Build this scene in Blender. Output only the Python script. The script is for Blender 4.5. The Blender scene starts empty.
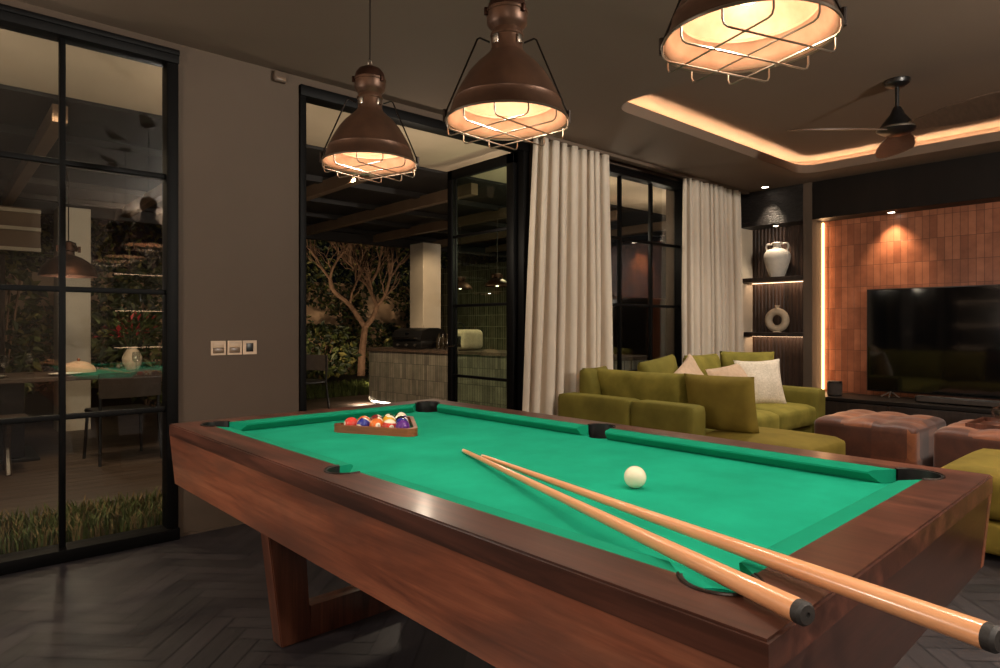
import bpy, bmesh, math, random
from mathutils import Vector, Matrix, noise
S = bpy.context.scene
COL = S.collection
PI = math.pi
random.seed(7)

# ------------------------------------------------------------------ camera
CAM_H = 1.21; YAW = math.radians(48.5); FPX = 645.0
cd = bpy.data.cameras.new('camera'); cam = bpy.data.objects.new('camera', cd); COL.objects.link(cam)
cam.location = (0, 0, CAM_H); cam.rotation_euler = (PI/2, 0, YAW - PI/2)
cd.sensor_width = 36; cd.lens = FPX*36/1000; cd.shift_y = -0.008; cd.clip_start = 0.02; cd.clip_end = 200
S.camera = cam
vs = S.view_settings
S.display_settings.display_device = 'sRGB'
vs.view_transform = 'Standard'; vs.look = 'None'; vs.gamma = 1; vs.exposure = 0.0; vs.use_curve_mapping = False

# ------------------------------------------------------------------ materials
def srgb(r, g, b):
    f = lambda c: (c/255/12.92) if c/255 <= .04045 else ((c/255+.055)/1.055)**2.4
    return (f(r), f(g), f(b), 1)
def base(name):
    m = bpy.data.materials.new(name); m.use_nodes = True
    nt = m.node_tree; nt.nodes.clear()
    out = nt.nodes.new('ShaderNodeOutputMaterial'); p = nt.nodes.new('ShaderNodeBsdfPrincipled')
    nt.links.new(p.outputs[0], out.inputs[0])
    return m, nt, p
def ramp(nt, fac, stops):
    r = nt.nodes.new('ShaderNodeValToRGB'); nt.links.new(fac, r.inputs[0])
    e = r.color_ramp.elements
    while len(e) < len(stops): e.new(.5)
    for i, (pos, c) in enumerate(stops): e[i].position = pos; e[i].color = c
    return r.outputs[0]
def coords(nt, scale=(1,1,1), rot=(0,0,0), kind='Object'):
    t = nt.nodes.new('ShaderNodeTexCoord'); mp = nt.nodes.new('ShaderNodeMapping')
    mp.inputs['Scale'].default_value = scale; mp.inputs['Rotation'].default_value = rot
    nt.links.new(t.outputs[kind], mp.inputs[0]); return mp.outputs[0]
def noise_tex(nt, vec, scale, detail=4, rough=.55, dist=0):
    n = nt.nodes.new('ShaderNodeTexNoise'); nt.links.new(vec, n.inputs['Vector'])
    n.inputs['Scale'].default_value = scale; n.inputs['Detail'].default_value = detail
    n.inputs['Roughness'].default_value = rough; n.inputs['Distortion'].default_value = dist
    return n.outputs['Fac']
def bump(nt, p, h, strength=.2, dist=.01):
    b = nt.nodes.new('ShaderNodeBump'); b.inputs['Strength'].default_value = strength; b.inputs['Distance'].default_value = dist
    nt.links.new(h, b.inputs['Height']); nt.links.new(b.outputs[0], p.inputs['Normal'])
def mixc(nt, fac, a, b, mode='MIX'):
    m = nt.nodes.new('ShaderNodeMix'); m.data_type = 'RGBA'; m.blend_type = mode
    for s, v in ((m.inputs[0], fac), (m.inputs[6], a), (m.inputs[7], b)):
        if hasattr(v, 'links') or isinstance(v, bpy.types.NodeSocket): nt.links.new(v, s)
        else: s.default_value = v
    return m.outputs[2]
def plain(name, c, rough=.5, metal=0, c2=None, scale=6, bmp=0, bscale=60, coat=0, sheen=0, spec=.5, aniso=(1,1,1)):
    m, nt, p = base(name)
    p.inputs['Roughness'].default_value = rough; p.inputs['Metallic'].default_value = metal
    p.inputs['Coat Weight'].default_value = coat; p.inputs['Coat Roughness'].default_value = .12
    p.inputs['Sheen Weight'].default_value = sheen; p.inputs['Sheen Roughness'].default_value = .4
    p.inputs['Specular IOR Level'].default_value = spec
    v = coords(nt, aniso)
    if c2 is None: c2 = tuple(x*.86 for x in c[:3]) + (1,)
    col = ramp(nt, noise_tex(nt, v, scale, 5), [(.3, c2), (.7, c)])
    nt.links.new(col, p.inputs['Base Color'])
    if sheen: p.inputs['Sheen Tint'].default_value = c
    if bmp: bump(nt, p, noise_tex(nt, v, bscale, 3), bmp, .004)
    return m
def wood(name, dark, mid, light, axis='Y', rough=.3, coat=.3, scale=1.0, blotch=None):
    m, nt, p = base(name)
    s = {'X': (1.2, 14, 14), 'Y': (14, 1.2, 14), 'Z': (14, 14, 1.2)}[axis]
    v = coords(nt, tuple(x*scale for x in s))
    n1 = noise_tex(nt, v, 1.3, 6, .6, .6)
    s2 = {'X': (4, 150, 150), 'Y': (150, 4, 150), 'Z': (150, 150, 4)}[axis]
    n2 = noise_tex(nt, coords(nt, tuple(x*scale for x in s2)), 1.0, 3, .5)
    col = ramp(nt, n1, [(.28, dark), (.5, mid), (.72, light)])
    col = mixc(nt, .35, col, ramp(nt, n2, [(.3, (.35,.35,.35,1)), (.65, (1,1,1,1))]), 'MULTIPLY')
    if blotch:
        n3 = noise_tex(nt, coords(nt, (2,.8,3)), 2.6, 4, .6, .4)
        col = mixc(nt, ramp(nt, n3, [(.40, (0,0,0,1)), (.74, (1,1,1,1))]), col, blotch)
    nt.links.new(col, p.inputs['Base Color'])
    p.inputs['Roughness'].default_value = rough; p.inputs['Coat Weight'].default_value = coat; p.inputs['Coat Roughness'].default_value = .15
    bump(nt, p, n2, .08, .002)
    return m
def emis(name, c, st):
    m = bpy.data.materials.new(name); m.use_nodes = True; nt = m.node_tree; nt.nodes.clear()
    o = nt.nodes.new('ShaderNodeOutputMaterial'); e = nt.nodes.new('ShaderNodeEmission')
    e.inputs[0].default_value = c; e.inputs[1].default_value = st; nt.links.new(e.outputs[0], o.inputs[0]); return m
def pane_glass(name, tint=(.9,.92,.9,1), f0=.05):
    """thin sheet: Schlick reflection, the same from both sides, over a tinted clear body"""
    m = bpy.data.materials.new(name); m.use_nodes = True; nt = m.node_tree; nt.nodes.clear()
    o = nt.nodes.new('ShaderNodeOutputMaterial'); t = nt.nodes.new('ShaderNodeBsdfTransparent'); g = nt.nodes.new('ShaderNodeBsdfGlossy')
    lw = nt.nodes.new('ShaderNodeLayerWeight'); lw.inputs[0].default_value = .5; mx = nt.nodes.new('ShaderNodeMixShader')
    pw = nt.nodes.new('ShaderNodeMath'); pw.operation = 'POWER'; pw.inputs[1].default_value = 5
    ma = nt.nodes.new('ShaderNodeMath'); ma.operation = 'MULTIPLY_ADD'; ma.inputs[1].default_value = 1-f0; ma.inputs[2].default_value = f0
    t.inputs[0].default_value = tint; g.inputs['Roughness'].default_value = .0
    nt.links.new(lw.outputs['Facing'], pw.inputs[0]); nt.links.new(pw.outputs[0], ma.inputs[0])
    nt.links.new(ma.outputs[0], mx.inputs[0]); nt.links.new(t.outputs[0], mx.inputs[1]); nt.links.new(g.outputs[0], mx.inputs[2])
    nt.links.new(mx.outputs[0], o.inputs[0]); return m
def tile(name, c1, c2, mortar, bw, rh, plane='YZ', rough=.3, bmp=.4, msize=.003, patch=None, offset=0.0, coat=0):
    m, nt, p = base(name)
    t = nt.nodes.new('ShaderNodeTexCoord'); sx = nt.nodes.new('ShaderNodeSeparateXYZ'); cb = nt.nodes.new('ShaderNodeCombineXYZ')
    nt.links.new(t.outputs['Object'], sx.inputs[0])
    a, b = plane
    nt.links.new(sx.outputs[a], cb.inputs[0]); nt.links.new(sx.outputs[b], cb.inputs[1])
    br = nt.nodes.new('ShaderNodeTexBrick'); br.offset = offset; br.squash = 1.0
    nt.links.new(cb.outputs[0], br.inputs['Vector'])
    br.inputs['Color1'].default_value = c1; br.inputs['Color2'].default_value = c2; br.inputs['Mortar'].default_value = mortar
    br.inputs['Scale'].default_value = 1; br.inputs['Mortar Size'].default_value = msize; br.inputs['Mortar Smooth'].default_value = .2
    br.inputs['Brick Width'].default_value = bw; br.inputs['Row Height'].default_value = rh; br.inputs['Bias'].default_value = 0
    n = noise_tex(nt, t.outputs['Object'], 7, 5, .6)
    col = mixc(nt, .8, br.outputs['Color'], ramp(nt, n, [(.3, (.55,.52,.5,1)), (.7, (1,1,1,1))]), 'MULTIPLY')
    nt.links.new(col, p.inputs['Base Color']); p.inputs['Roughness'].default_value = rough; p.inputs['Coat Weight'].default_value = coat
    mm = nt.nodes.new('ShaderNodeMath'); mm.operation = 'MULTIPLY_ADD'; mm.inputs[1].default_value = -1.0
    nt.links.new(br.outputs['Fac'], mm.inputs[0])
    n2 = noise_tex(nt, t.outputs['Object'], 25, 3)
    mk = nt.nodes.new('ShaderNodeMath'); mk.operation = 'MULTIPLY'; mk.inputs[1].default_value = .5; nt.links.new(n2, mk.inputs[0])
    nt.links.new(mk.outputs[0], mm.inputs[2])
    bump(nt, p, mm.outputs[0], bmp, .004)
    return m

M = {}
M['wall'] = plain('taupe_paint', srgb(87,72,59), .75, c2=srgb(83,68,55), scale=2, bmp=.03, bscale=200)
M['ceil'] = plain('ceiling_paint', srgb(106,90,76), .8, c2=srgb(103,87,73), scale=1.5)
M['white'] = plain('white_plaster', srgb(205,192,172), .8, scale=3)
M['soffit'] = plain('soffit_paint', srgb(190,172,148), .8, scale=2)
M['black'] = plain('black_metal', srgb(6,5,5), .55, 0, spec=.15, scale=8)
M['blackwood'] = plain('black_wood_panel', srgb(24,18,15), .5, c2=srgb(16,12,10), scale=3, spec=.25, aniso=(3,3,.6))
M['charred'] = None
M['darkwood'] = wood('dark_stained_wood', srgb(24,17,14), srgb(40,29,24), srgb(62,46,37), 'Z', .45, .1)
M['rail'] = wood('walnut_top', srgb(46,26,19), srgb(80,46,35), srgb(116,68,53), 'Y', .36, .12)
M['railx'] = wood('walnut_top_cross', srgb(34,19,14), srgb(58,33,24), srgb(88,50,36), 'X', .27, .5)
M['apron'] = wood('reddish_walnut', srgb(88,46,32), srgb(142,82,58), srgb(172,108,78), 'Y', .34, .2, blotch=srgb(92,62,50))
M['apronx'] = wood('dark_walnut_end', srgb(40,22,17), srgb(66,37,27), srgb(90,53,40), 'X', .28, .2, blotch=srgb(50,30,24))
M['legwood'] = wood('walnut_legs', srgb(56,31,22), srgb(96,54,38), srgb(124,74,54), 'Z', .35, .3)
M['felt'] = plain('green_felt', srgb(24,160,126), .95, c2=srgb(18,142,110), scale=5, bmp=.08, bscale=700, sheen=.15, spec=.1)
M['cushfelt'] = plain('green_felt_cushion', srgb(18,140,108), .95, c2=srgb(15,132,100), scale=12, bmp=.06, bscale=700, sheen=.1, spec=.1)
M['pocket'] = plain('black_leather', srgb(7,6,6), .5, bmp=.2, bscale=90)
M['cue'] = plain('maple_cue', srgb(230,168,120), .3, c2=srgb(220,152,106), scale=5, coat=.4)
M['cuebutt'] = plain('dark_rubber', srgb(40,36,34), .6, bmp=.2, bscale=120)
M['ivory'] = plain('ivory_ball', srgb(238,228,200), .12, c2=srgb(236,226,198), coat=.4)
M['rackwood'] = wood('rack_wood', srgb(104,52,28), srgb(140,78,44), srgb(166,98,60), 'X', .35, .2)
M['brass'] = plain('antique_copper', srgb(106,76,58), .42, .55, c2=srgb(74,53,41), scale=9, bmp=.06, bscale=40)
M['brassdark'] = plain('dark_bronze', srgb(74,46,34), .5, .8, c2=srgb(46,29,22), scale=14)
M['reflector'] = plain('copper_white_enamel', srgb(216,170,142), .4, .2, c2=srgb(196,142,112), scale=14)
M['wire'] = plain('steel_wire', srgb(150,138,124), .3, .9, scale=20)
M['wiredark'] = plain('dark_wire', srgb(40,32,27), .4, .7)
M['bulb'] = emis('warm_bulb', (1, .78, .45, 1), 5)
M['led'] = emis('warm_led', (1, .55, .24, 1), 9)
M['ledshelf'] = emis('shelf_led', (1, .62, .36, 1), 5)
M['ledcove'] = emis('cove_led', (1, .60, .34, 1), 110)
M['ledwhite'] = emis('downlight_glow', (1, .84, .66, 1), 12)
M['copper'] = tile('copper_zellige_tiles', srgb(176,112,82), srgb(140,84,60), srgb(100,64,48), .066, .235, 'YZ', .33, .35, .0025)
M['island'] = tile('grey_stone_tiles', srgb(140,134,120), srgb(98,95,86), srgb(66,64,58), .045, .22, 'YZ', .4, 1.0, .004)
M['kitchentile'] = tile('green_kitchen_tiles', srgb(84,80,64), srgb(60,60,48), srgb(130,124,104), .06, .2, 'YZ', .25, .5, .004)
M['velvet'] = plain('olive_velvet', srgb(126,116,50), .85, c2=srgb(102,94,38), scale=5, bmp=.1, bscale=40, sheen=.5, spec=.2)
M['velvetlight'] = plain('olive_velvet_cushion', srgb(146,134,60), .85, c2=srgb(114,105,42), scale=7, bmp=.12, bscale=30, sheen=.5, spec=.2)
M['velvetbrown'] = plain('ochre_olive_velvet', srgb(134,116,48), .85, c2=srgb(110,94,36), scale=5, bmp=.1, bscale=40, sheen=.5, spec=.2)
M['whitefab'] = plain('white_textured_fabric', srgb(232,218,198), .9, c2=srgb(205,190,168), scale=60, bmp=.9, bscale=90)
M['pinkfab'] = plain('beige_linen', srgb(208,178,150), .9, c2=srgb(192,162,134), scale=30, bmp=.2, bscale=200)
M['cow'] = plain('brown_cowhide', srgb(150,92,64), .6, c2=srgb(92,52,36), scale=4, bmp=.15, bscale=60, sheen=.3)
M['cream'] = plain('cream_hide', srgb(200,176,150), .7, scale=20)
M['curtain'] = plain('linen_curtain', srgb(224,210,192), .9, c2=srgb(216,202,184), scale=30, bmp=.15, bscale=350, aniso=(1,1,.25), sheen=.1)
M['screen'] = plain('black_screen', srgb(6,6,7), .06, c2=srgb(6,6,7), coat=.2)
M['blackplastic'] = plain('black_plastic', srgb(16,15,15), .35)
M['ceramic'] = plain('white_ceramic', srgb(226,218,206), .55, c2=srgb(206,198,186), scale=14, bmp=.15, bscale=40)
M['sandceramic'] = plain('sand_ceramic', srgb(202,184,160), .7, c2=srgb(180,162,138), scale=16, bmp=.3, bscale=60)
M['plate'] = plain('switch_plastic', srgb(206,176,146), .4, scale=3)
M['rocker'] = plain('switch_rocker', srgb(120,98,78), .3, scale=3)
M['chrome'] = plain('polished_metal', srgb(200,196,190), .15, 1, scale=3)
M['glass'] = pane_glass('window_glass', (.90,.91,.90,1), .075)
M['doorglass'] = pane_glass('door_glass', (.84,.95,.86,1), .05)
M['crystal'] = pane_glass('clear_drinking_glass', (.93,.95,.94,1), .16)
M['deck'] = wood('dark_deck_boards', srgb(62,50,43), srgb(84,69,60), srgb(104,88,77), 'X', .5, .05)
M['pergola'] = plain('pergola_dark', srgb(30,24,21), .7, c2=srgb(22,18,16), scale=4)
M['beam'] = plain('pergola_beam', srgb(116,93,73), .6, c2=srgb(104,82,64), scale=4)
M['bark'] = plain('pale_bark', srgb(136,106,84), .85, c2=srgb(92,68,52), scale=12, bmp=.4, bscale=40)
M['leaf'] = plain('green_leaves', srgb(74,82,34), .6, c2=srgb(38,48,20), scale=2.2)
M['leafdark'] = plain('dark_leaves', srgb(44,54,30), .6, c2=srgb(24,32,18), scale=2.5)
M['leafyellow'] = plain('pale_leaves', srgb(128,118,66), .6, c2=srgb(70,76,34), scale=2.5)
M['grass'] = plain('grass_blades', srgb(104,112,54), .7, c2=srgb(56,74,28), scale=14)
M['grassdry'] = plain('dry_grass_blades', srgb(150,124,84), .8, c2=srgb(104,90,52), scale=14)
M['soil'] = plain('soil', srgb(58,46,32), .95, c2=srgb(40,36,22), scale=20, bmp=.5, bscale=60)
M['gardenwall'] = plain('garden_wall_plaster', srgb(180,150,122), .85, scale=3)
M['red'] = plain('red_petals', srgb(150,34,40), .6, scale=9)
M['steel'] = plain('brushed_steel', srgb(150,142,134), .3, .9, scale=4)
M['greyfab'] = plain('dark_outdoor_fabric', srgb(64,54,48), .9, c2=srgb(52,44,38), scale=20)
M['tablegrey'] = wood('weathered_wood', srgb(48,38,32), srgb(70,56,46), srgb(98,80,66), 'X', .5, .1)
M['bottle'] = plain('dark_bottle_glass', srgb(48,40,28), .12, coat=.5)
M['runner'] = plain('green_table_runner', srgb(24,92,66), .9, scale=10)
M['bar'] = plain('dark_shelf_wood', srgb(48,34,27), .5, scale=4)

def charred():
    m, nt, p = base('charred_wood')
    n = noise_tex(nt, coords(nt, (1, 6, 22)), 3.0, 5, .6, .4)
    nt.links.new(ramp(nt, n, [(.3, srgb(16,14,14)), (.7, srgb(44,40,39))]), p.inputs['Base Color'])
    p.inputs['Roughness'].default_value = .38; bump(nt, p, n, .9, .02); return m
M['charred'] = charred()
def ribbed():
    m, nt, p = base('ribbed_dark_wood')
    w = nt.nodes.new('ShaderNodeTexWave'); w.wave_type = 'BANDS'; w.bands_direction = 'Y'; w.inputs['Scale'].default_value = 7; w.inputs['Distortion'].default_value = .4
    w.inputs['Detail'].default_value = 2
    nt.links.new(coords(nt, (1,1,.15)), w.inputs['Vector'])
    n = noise_tex(nt, coords(nt, (8,8,.8)), 2, 5)
    nt.links.new(ramp(nt, n, [(.3, srgb(36,26,22)), (.7, srgb(82,60,50))]), p.inputs['Base Color'])
    p.inputs['Roughness'].default_value = .45; bump(nt, p, w.outputs['Fac'], .8, .012); return m
M['ribbed'] = ribbed()
def floor_mat():
    m, nt, p = base('dark_herringbone')
    a = nt.nodes.new('ShaderNodeAttribute'); a.attribute_name = 'plank'
    uv = nt.nodes.new('ShaderNodeUVMap'); mp = nt.nodes.new('ShaderNodeMapping'); mp.inputs['Scale'].default_value = (4, 60, 1)
    nt.links.new(uv.outputs[0], mp.inputs[0])
    n = noise_tex(nt, mp.outputs[0], 1.2, 5, .6)
    c = ramp(nt, a.outputs['Fac'], [(0, srgb(45,42,45)), (.5, srgb(51,47,50)), (1, srgb(59,54,57))])
    c = mixc(nt, .6, c, ramp(nt, n, [(.3, (.5,.5,.5,1)), (.7, (1,1,1,1))]), 'MULTIPLY')
    nt.links.new(c, p.inputs['Base Color'])
    n2 = noise_tex(nt, coords(nt), 3, 5, .6)
    nt.links.new(ramp(nt, n2, [(.3, (.34,.34,.34,1)), (.7, (.46,.46,.46,1))]), p.inputs['Roughness'])
    bump(nt, p, n, .12, .003); return m
M['floor'] = floor_mat()
def cowhide():
    m, nt, p = base('patchwork_cowhide')
    t = nt.nodes.new('ShaderNodeTexCoord')
    v = nt.nodes.new('ShaderNodeTexVoronoi'); v.distance = 'CHEBYCHEV'; v.inputs['Scale'].default_value = 4.3; v.inputs['Randomness'].default_value = .25
    nt.links.new(t.outputs['Object'], v.inputs['Vector'])
    sx = nt.nodes.new('ShaderNodeSeparateColor'); nt.links.new(v.outputs['Color'], sx.inputs[0])
    c = ramp(nt, sx.outputs[0], [(0, srgb(78,38,22)), (.5, srgb(120,64,36)), (1, srgb(160,94,54))])
    n = noise_tex(nt, t.outputs['Object'], 9, 5, .65, .5)
    c = mixc(nt, .7, c, ramp(nt, n, [(.32, (.42,.36,.33,1)), (.62, (1,1,1,1))]), 'MULTIPLY')
    nt.links.new(c, p.inputs['Base Color']); p.inputs['Roughness'].default_value = .5; p.inputs['Sheen Weight'].default_value = .3
    bump(nt, p, noise_tex(nt, t.outputs['Object'], 120, 2), .15, .003); return m
M['cow'] = cowhide()

# ------------------------------------------------------------------ mesh helpers
class MB:
    def __init__(s): s.bm = bmesh.new()
    def _add(s, verts, faces, mi=0):
        vs_ = [s.bm.verts.new(v) for v in verts]
        for f in faces:
            try:
                fc = s.bm.faces.new([vs_[i] for i in f]); fc.material_index = mi
            except ValueError: pass
        return vs_
    def box(s, x0, x1, y0, y1, z0, z1, bev=0, seg=2, mi=0, T=None):
        vv = [(x0,y0,z0),(x1,y0,z0),(x1,y1,z0),(x0,y1,z0),(x0,y0,z1),(x1,y0,z1),(x1,y1,z1),(x0,y1,z1)]
        vs_ = s._add(vv, [(3,2,1,0),(4,5,6,7),(0,1,5,4),(1,2,6,5),(2,3,7,6),(3,0,4,7)], mi)
        if bev:
            es = list({e for v in vs_ for e in v.link_edges})
            r = bmesh.ops.bevel(s.bm, geom=es, offset=bev, segments=seg, affect='EDGES', profile=.5)
            vs_ = list({v for f in r['faces'] for v in f.verts} | {v for v in vs_ if v.is_valid})
        if T is not None: bmesh.ops.transform(s.bm, matrix=T, verts=vs_)
        return s
    def hexa(s, bottom, top, mi=0):           # 4 bottom + 4 top corners
        s._add(list(bottom)+list(top), [(3,2,1,0),(4,5,6,7),(0,1,5,4),(1,2,6,5),(2,3,7,6),(3,0,4,7)], mi); return s
    def prism(s, poly, z0, z1, mi=0, T=None):
        n = len(poly)
        vs_ = s._add([(x,y,z0) for x,y in poly]+[(x,y,z1) for x,y in poly],
               [tuple(range(n-1,-1,-1)), tuple(range(n,2*n))]+[(i,(i+1)%n,n+(i+1)%n,n+i) for i in range(n)], mi)
        if T is not None: bmesh.ops.transform(s.bm, matrix=T, verts=vs_)
        return s
    def lathe(s, prof, n=32, c=(0,0,0), mi=0, T=None, a0=0, a1=2*PI):
        full = abs(a1-a0-2*PI) < 1e-6
        k = n if full else n+1
        vv = []; 
        for r, z in prof:
            for i in range(k):
                a = a0+(a1-a0)*i/n; vv.append((c[0]+r*math.cos(a), c[1]+r*math.sin(a), c[2]+z))
        ff = []
        for j in range(len(prof)-1):
            for i in range(n):
                i2 = (i+1) % k
                ff.append((j*k+i, j*k+i2, (j+1)*k+i2, (j+1)*k+i))
        vs_ = s._add(vv, ff, mi)
        bmesh.ops.remove_doubles(s.bm, verts=[v for v in vs_ if v.is_valid], dist=1e-5)
        if T is not None: bmesh.ops.transform(s.bm, matrix=T, verts=[v for v in vs_ if v.is_valid])
        return s
    def tube(s, path, r, n=8, closed=False, mi=0):
        P = [Vector(p) for p in path]; m = len(P)
        R = r if isinstance(r, (list, tuple)) else [r]*m
        rings = []; up = None
        for i, p in enumerate(P):
            if closed: d = P[(i+1) % m]-P[i-1]
            else: d = P[min(i+1, m-1)]-P[max(i-1, 0)]
            if d.length < 1e-9: d = Vector((0,0,1))
            d.normalize()
            if up is None:
                up = d.cross(Vector((0,0,1)))
                if up.length < .1: up = d.cross(Vector((1,0,0)))
            up = (up - d*up.dot(d))
            if up.length < 1e-6: up = d.orthogonal()
            up.normalize(); w = d.cross(up)
            rings.append([s.bm.verts.new(p+(up*math.cos(2*PI*k/n)+w*math.sin(2*PI*k/n))*R[i]) for k in range(n)])
        for i in range(m if closed else m-1):
            a, b = rings[i], rings[(i+1) % m]
            for k in range(n):
                f = s.bm.faces.new((a[k], a[(k+1) % n], b[(k+1) % n], b[k])); f.material_index = mi
        if not closed:
            f = s.bm.faces.new(rings[0][::-1]); f.material_index = mi
            f = s.bm.faces.new(rings[-1]); f.material_index = mi
        return s
    def sphere(s, c, r, n=24, mi=0, sc=(1,1,1)):
        prof = [(r*math.sin(PI*i/(n//2)), -r*math.cos(PI*i/(n//2))) for i in range(n//2+1)]
        prof[0] = (1e-7, -r); prof[-1] = (1e-7, r)
        T = Matrix.Translation(c) @ Matrix.Diagonal((*sc, 1))
        return s.lathe(prof, n, mi=mi, T=T)
    def rbox(s, c, h, r, n=10, crown=0, tufts=(), tdepth=.03, ts=.06, T=None, jig=0, pads=None):
        """rounded, slightly crowned upholstered block: c centre, h half sizes"""
        tmp = bmesh.new(); bmesh.ops.create_cube(tmp, size=2)
        bmesh.ops.subdivide_edges(tmp, edges=tmp.edges[:], cuts=n, use_grid_fill=True)
        for v in tmp.verts:
            p = v.co.copy(); q = Vector()
            # spread samples so that edges get detail
            pp = Vector([math.copysign(abs(x)**.75, x)*h[i] for i, x in enumerate(p)])
            inn = Vector([max(-(h[i]-r), min(h[i]-r, pp[i])) for i in range(3)])
            d = pp-inn
            q = inn+(d.normalized()*r if d.length > 1e-6 else d)
            u, w = q.x/h[0], q.y/h[1]
            if q.z > 0:
                q.z += crown*max(0, 1-u*u)**.6*max(0, 1-w*w)**.6*(q.z/h[2])
                if pads:
                    q.z += pads[2]*(abs(math.sin(PI*pads[0]*(u+1)/2)*math.sin(PI*pads[1]*(w+1)/2))**.5)*(q.z/h[2])
                for tx, ty in tufts:
                    dd = (q.x-tx)**2+(q.y-ty)**2
                    q.z -= tdepth*math.exp(-dd/(ts*ts))*(q.z/h[2])
            if jig: q += Vector(noise.noise_vector(q*5+Vector(c)))*jig
            v.co = q+Vector(c)
        if T is not None: bmesh.ops.transform(tmp, matrix=T, verts=tmp.verts[:])
        mp = {v: s.bm.verts.new(v.co) for v in tmp.verts}
        for f in tmp.faces: s.bm.faces.new([mp[v] for v in f.verts])
        tmp.free(); return s
    def pillow(s, w, h, t, T, n=18, pinch=.09, seed=0, ex=.42):
        top = {}; bot = {}
        for i in range(n+1):
            for j in range(n+1):
                u = -1+2*i/n; v = -1+2*j/n
                x = w/2*u*(1-pinch*(1-v*v)); y = h/2*v*(1-pinch*(1-u*u))
                zz = t/2*(max(0, 1-u*u)*max(0, 1-v*v))**ex
                k = noise.noise(Vector((x*6+seed*3.1, y*6, seed)))*.02*(1 if zz > 1e-4 else 0)
                edge = i in (0, n) or j in (0, n)
                a = s.bm.verts.new(T @ Vector((x, y, zz+k))); top[i,j] = a
                bot[i,j] = a if edge else s.bm.verts.new(T @ Vector((x, y, -zz+k)))
        for i in range(n):
            for j in range(n):
                s.bm.faces.new((top[i,j], top[i+1,j], top[i+1,j+1], top[i,j+1]))
                s.bm.faces.new((bot[i,j], bot[i,j+1], bot[i+1,j+1], bot[i+1,j]))
        return s
    def ring_fill(s, outer, inner, z0, z1):
        """flat ring between two outlines, with thickness"""
        vo = [s.bm.verts.new((x,y,z0)) for x,y in outer]; vi = [s.bm.verts.new((x,y,z0)) for x,y in inner]
        es = [s.bm.edges.new((l[i], l[(i+1) % len(l)])) for l in (vo, vi) for i in range(len(l))]
        r = bmesh.ops.triangle_fill(s.bm, edges=es, use_beauty=True)
        fs = [g for g in r['geom'] if isinstance(g, bmesh.types.BMFace)]
        e = bmesh.ops.extrude_face_region(s.bm, geom=fs)
        bmesh.ops.translate(s.bm, verts=[g for g in e['geom'] if isinstance(g, bmesh.types.BMVert)], vec=(0,0,z1-z0))
        return s
    def leaf(s, p, d, nrm, L, W):
        d = d.normalized(); sd = d.cross(nrm)
        if sd.length < 1e-3: sd = d.orthogonal()
        sd.normalize(); up = sd.cross(d)
        a = s.bm.verts.new(p); b = s.bm.verts.new(p+d*L*.5+sd*W*.5+up*W*.15); c = s.bm.verts.new(p+d*L-up*L*.1); e = s.bm.verts.new(p+d*L*.5-sd*W*.5+up*W*.15)
        s.bm.faces.new((a,b,c)); s.bm.faces.new((a,c,e))
    def build(s, name, mats, parent=None, smooth=True, world=True, angle=35, fixn=True):
        me = bpy.data.meshes.new(name)
        if fixn: bmesh.ops.recalc_face_normals(s.bm, faces=s.bm.faces[:])
        s.bm.to_mesh(me); s.bm.free()
        for m in (mats if isinstance(mats, (list, tuple)) else [mats]): me.materials.append(m)
        o = bpy.data.objects.new(name, me); COL.objects.link(o)
        off = Vector((0,0,0))
        if parent is not None:
            o.parent = parent
            if world: off = wloc(parent)
        if world and off.length > 0: me.transform(Matrix.Translation(-off))
        if smooth:
            me.polygons.foreach_set('use_smooth', [True]*len(me.polygons)); me.set_sharp_from_angle(angle=math.radians(angle))
        return o
def wloc(o):
    v = Vector((0,0,0))
    while o is not None: v += o.location; o = o.parent
    return v
def thing(name, label, cat, loc=(0,0,0), rotz=0, group=None, kind=None):
    o = bpy.data.objects.new(name, None); COL.objects.link(o); o.location = loc; o.rotation_euler = (0,0,rotz)
    o.empty_display_size = .1
    return tag(o, label, cat, group, kind)
def tag(o, label=None, cat=None, group=None, kind=None):
    if label: o['label'] = label
    if cat: o['category'] = cat
    if group: o['group'] = group
    if kind: o['kind'] = kind
    return o
def struct(o, label=None, cat=None): return tag(o, label, cat, None, 'structure')
def setloc(o, loc):
    """move the origin of a top-level mesh to loc without moving the shape"""
    o.data.transform(Matrix.Translation(-Vector(loc))); o.location = loc; return o
def dup(root, loc, rotz=None, label=None):
    r = root.copy(); COL.objects.link(r); r.location = loc
    if rotz is not None: r.rotation_euler = (0,0,rotz)
    if label: r['label'] = label
    for ch in list(root.children):
        c = ch.copy(); COL.objects.link(c); c.parent = r
        for g in list(ch.children):
            d = g.copy(); COL.objects.link(d); d.parent = c
    return r
def light(kind, name, loc, energy, color=(1,.75,.5), size=.05, rot=None, **kw):
    l = bpy.data.lights.new(name, kind); l.energy = energy; l.color = color
    if kind in ('POINT', 'SPOT'): l.shadow_soft_size = size
    for k, v in kw.items(): setattr(l, k, v)
    o = bpy.data.objects.new(name, l); COL.objects.link(o); o.location = loc
    if rot: o.rotation_euler = rot
    return o
def aim(o, target):
    o.rotation_euler = (Vector(target)-o.location).to_track_quat('-Z', 'Y').to_euler()
def arc(c, r, a0, a1, n): return [(c[0]+r*math.cos(a0+(a1-a0)*i/n), c[1]+r*math.sin(a0+(a1-a0)*i/n)) for i in range(n+1)]
def rrect(x0, x1, y0, y1, r, n=8):
    o = []
    for cx, cy, a in ((x1-r,y1-r,0),(x0+r,y1-r,PI/2),(x0+r,y0+r,PI),(x1-r,y0+r,1.5*PI)): o += arc((cx,cy), r, a, a+PI/2, n)
    return o

# ------------------------------------------------------------------ room shell
RX0, RX1, RY0, WY = -1.05, 7.725, -2.2, 4.0
CH = 2.83; UC = 2.985
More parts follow.
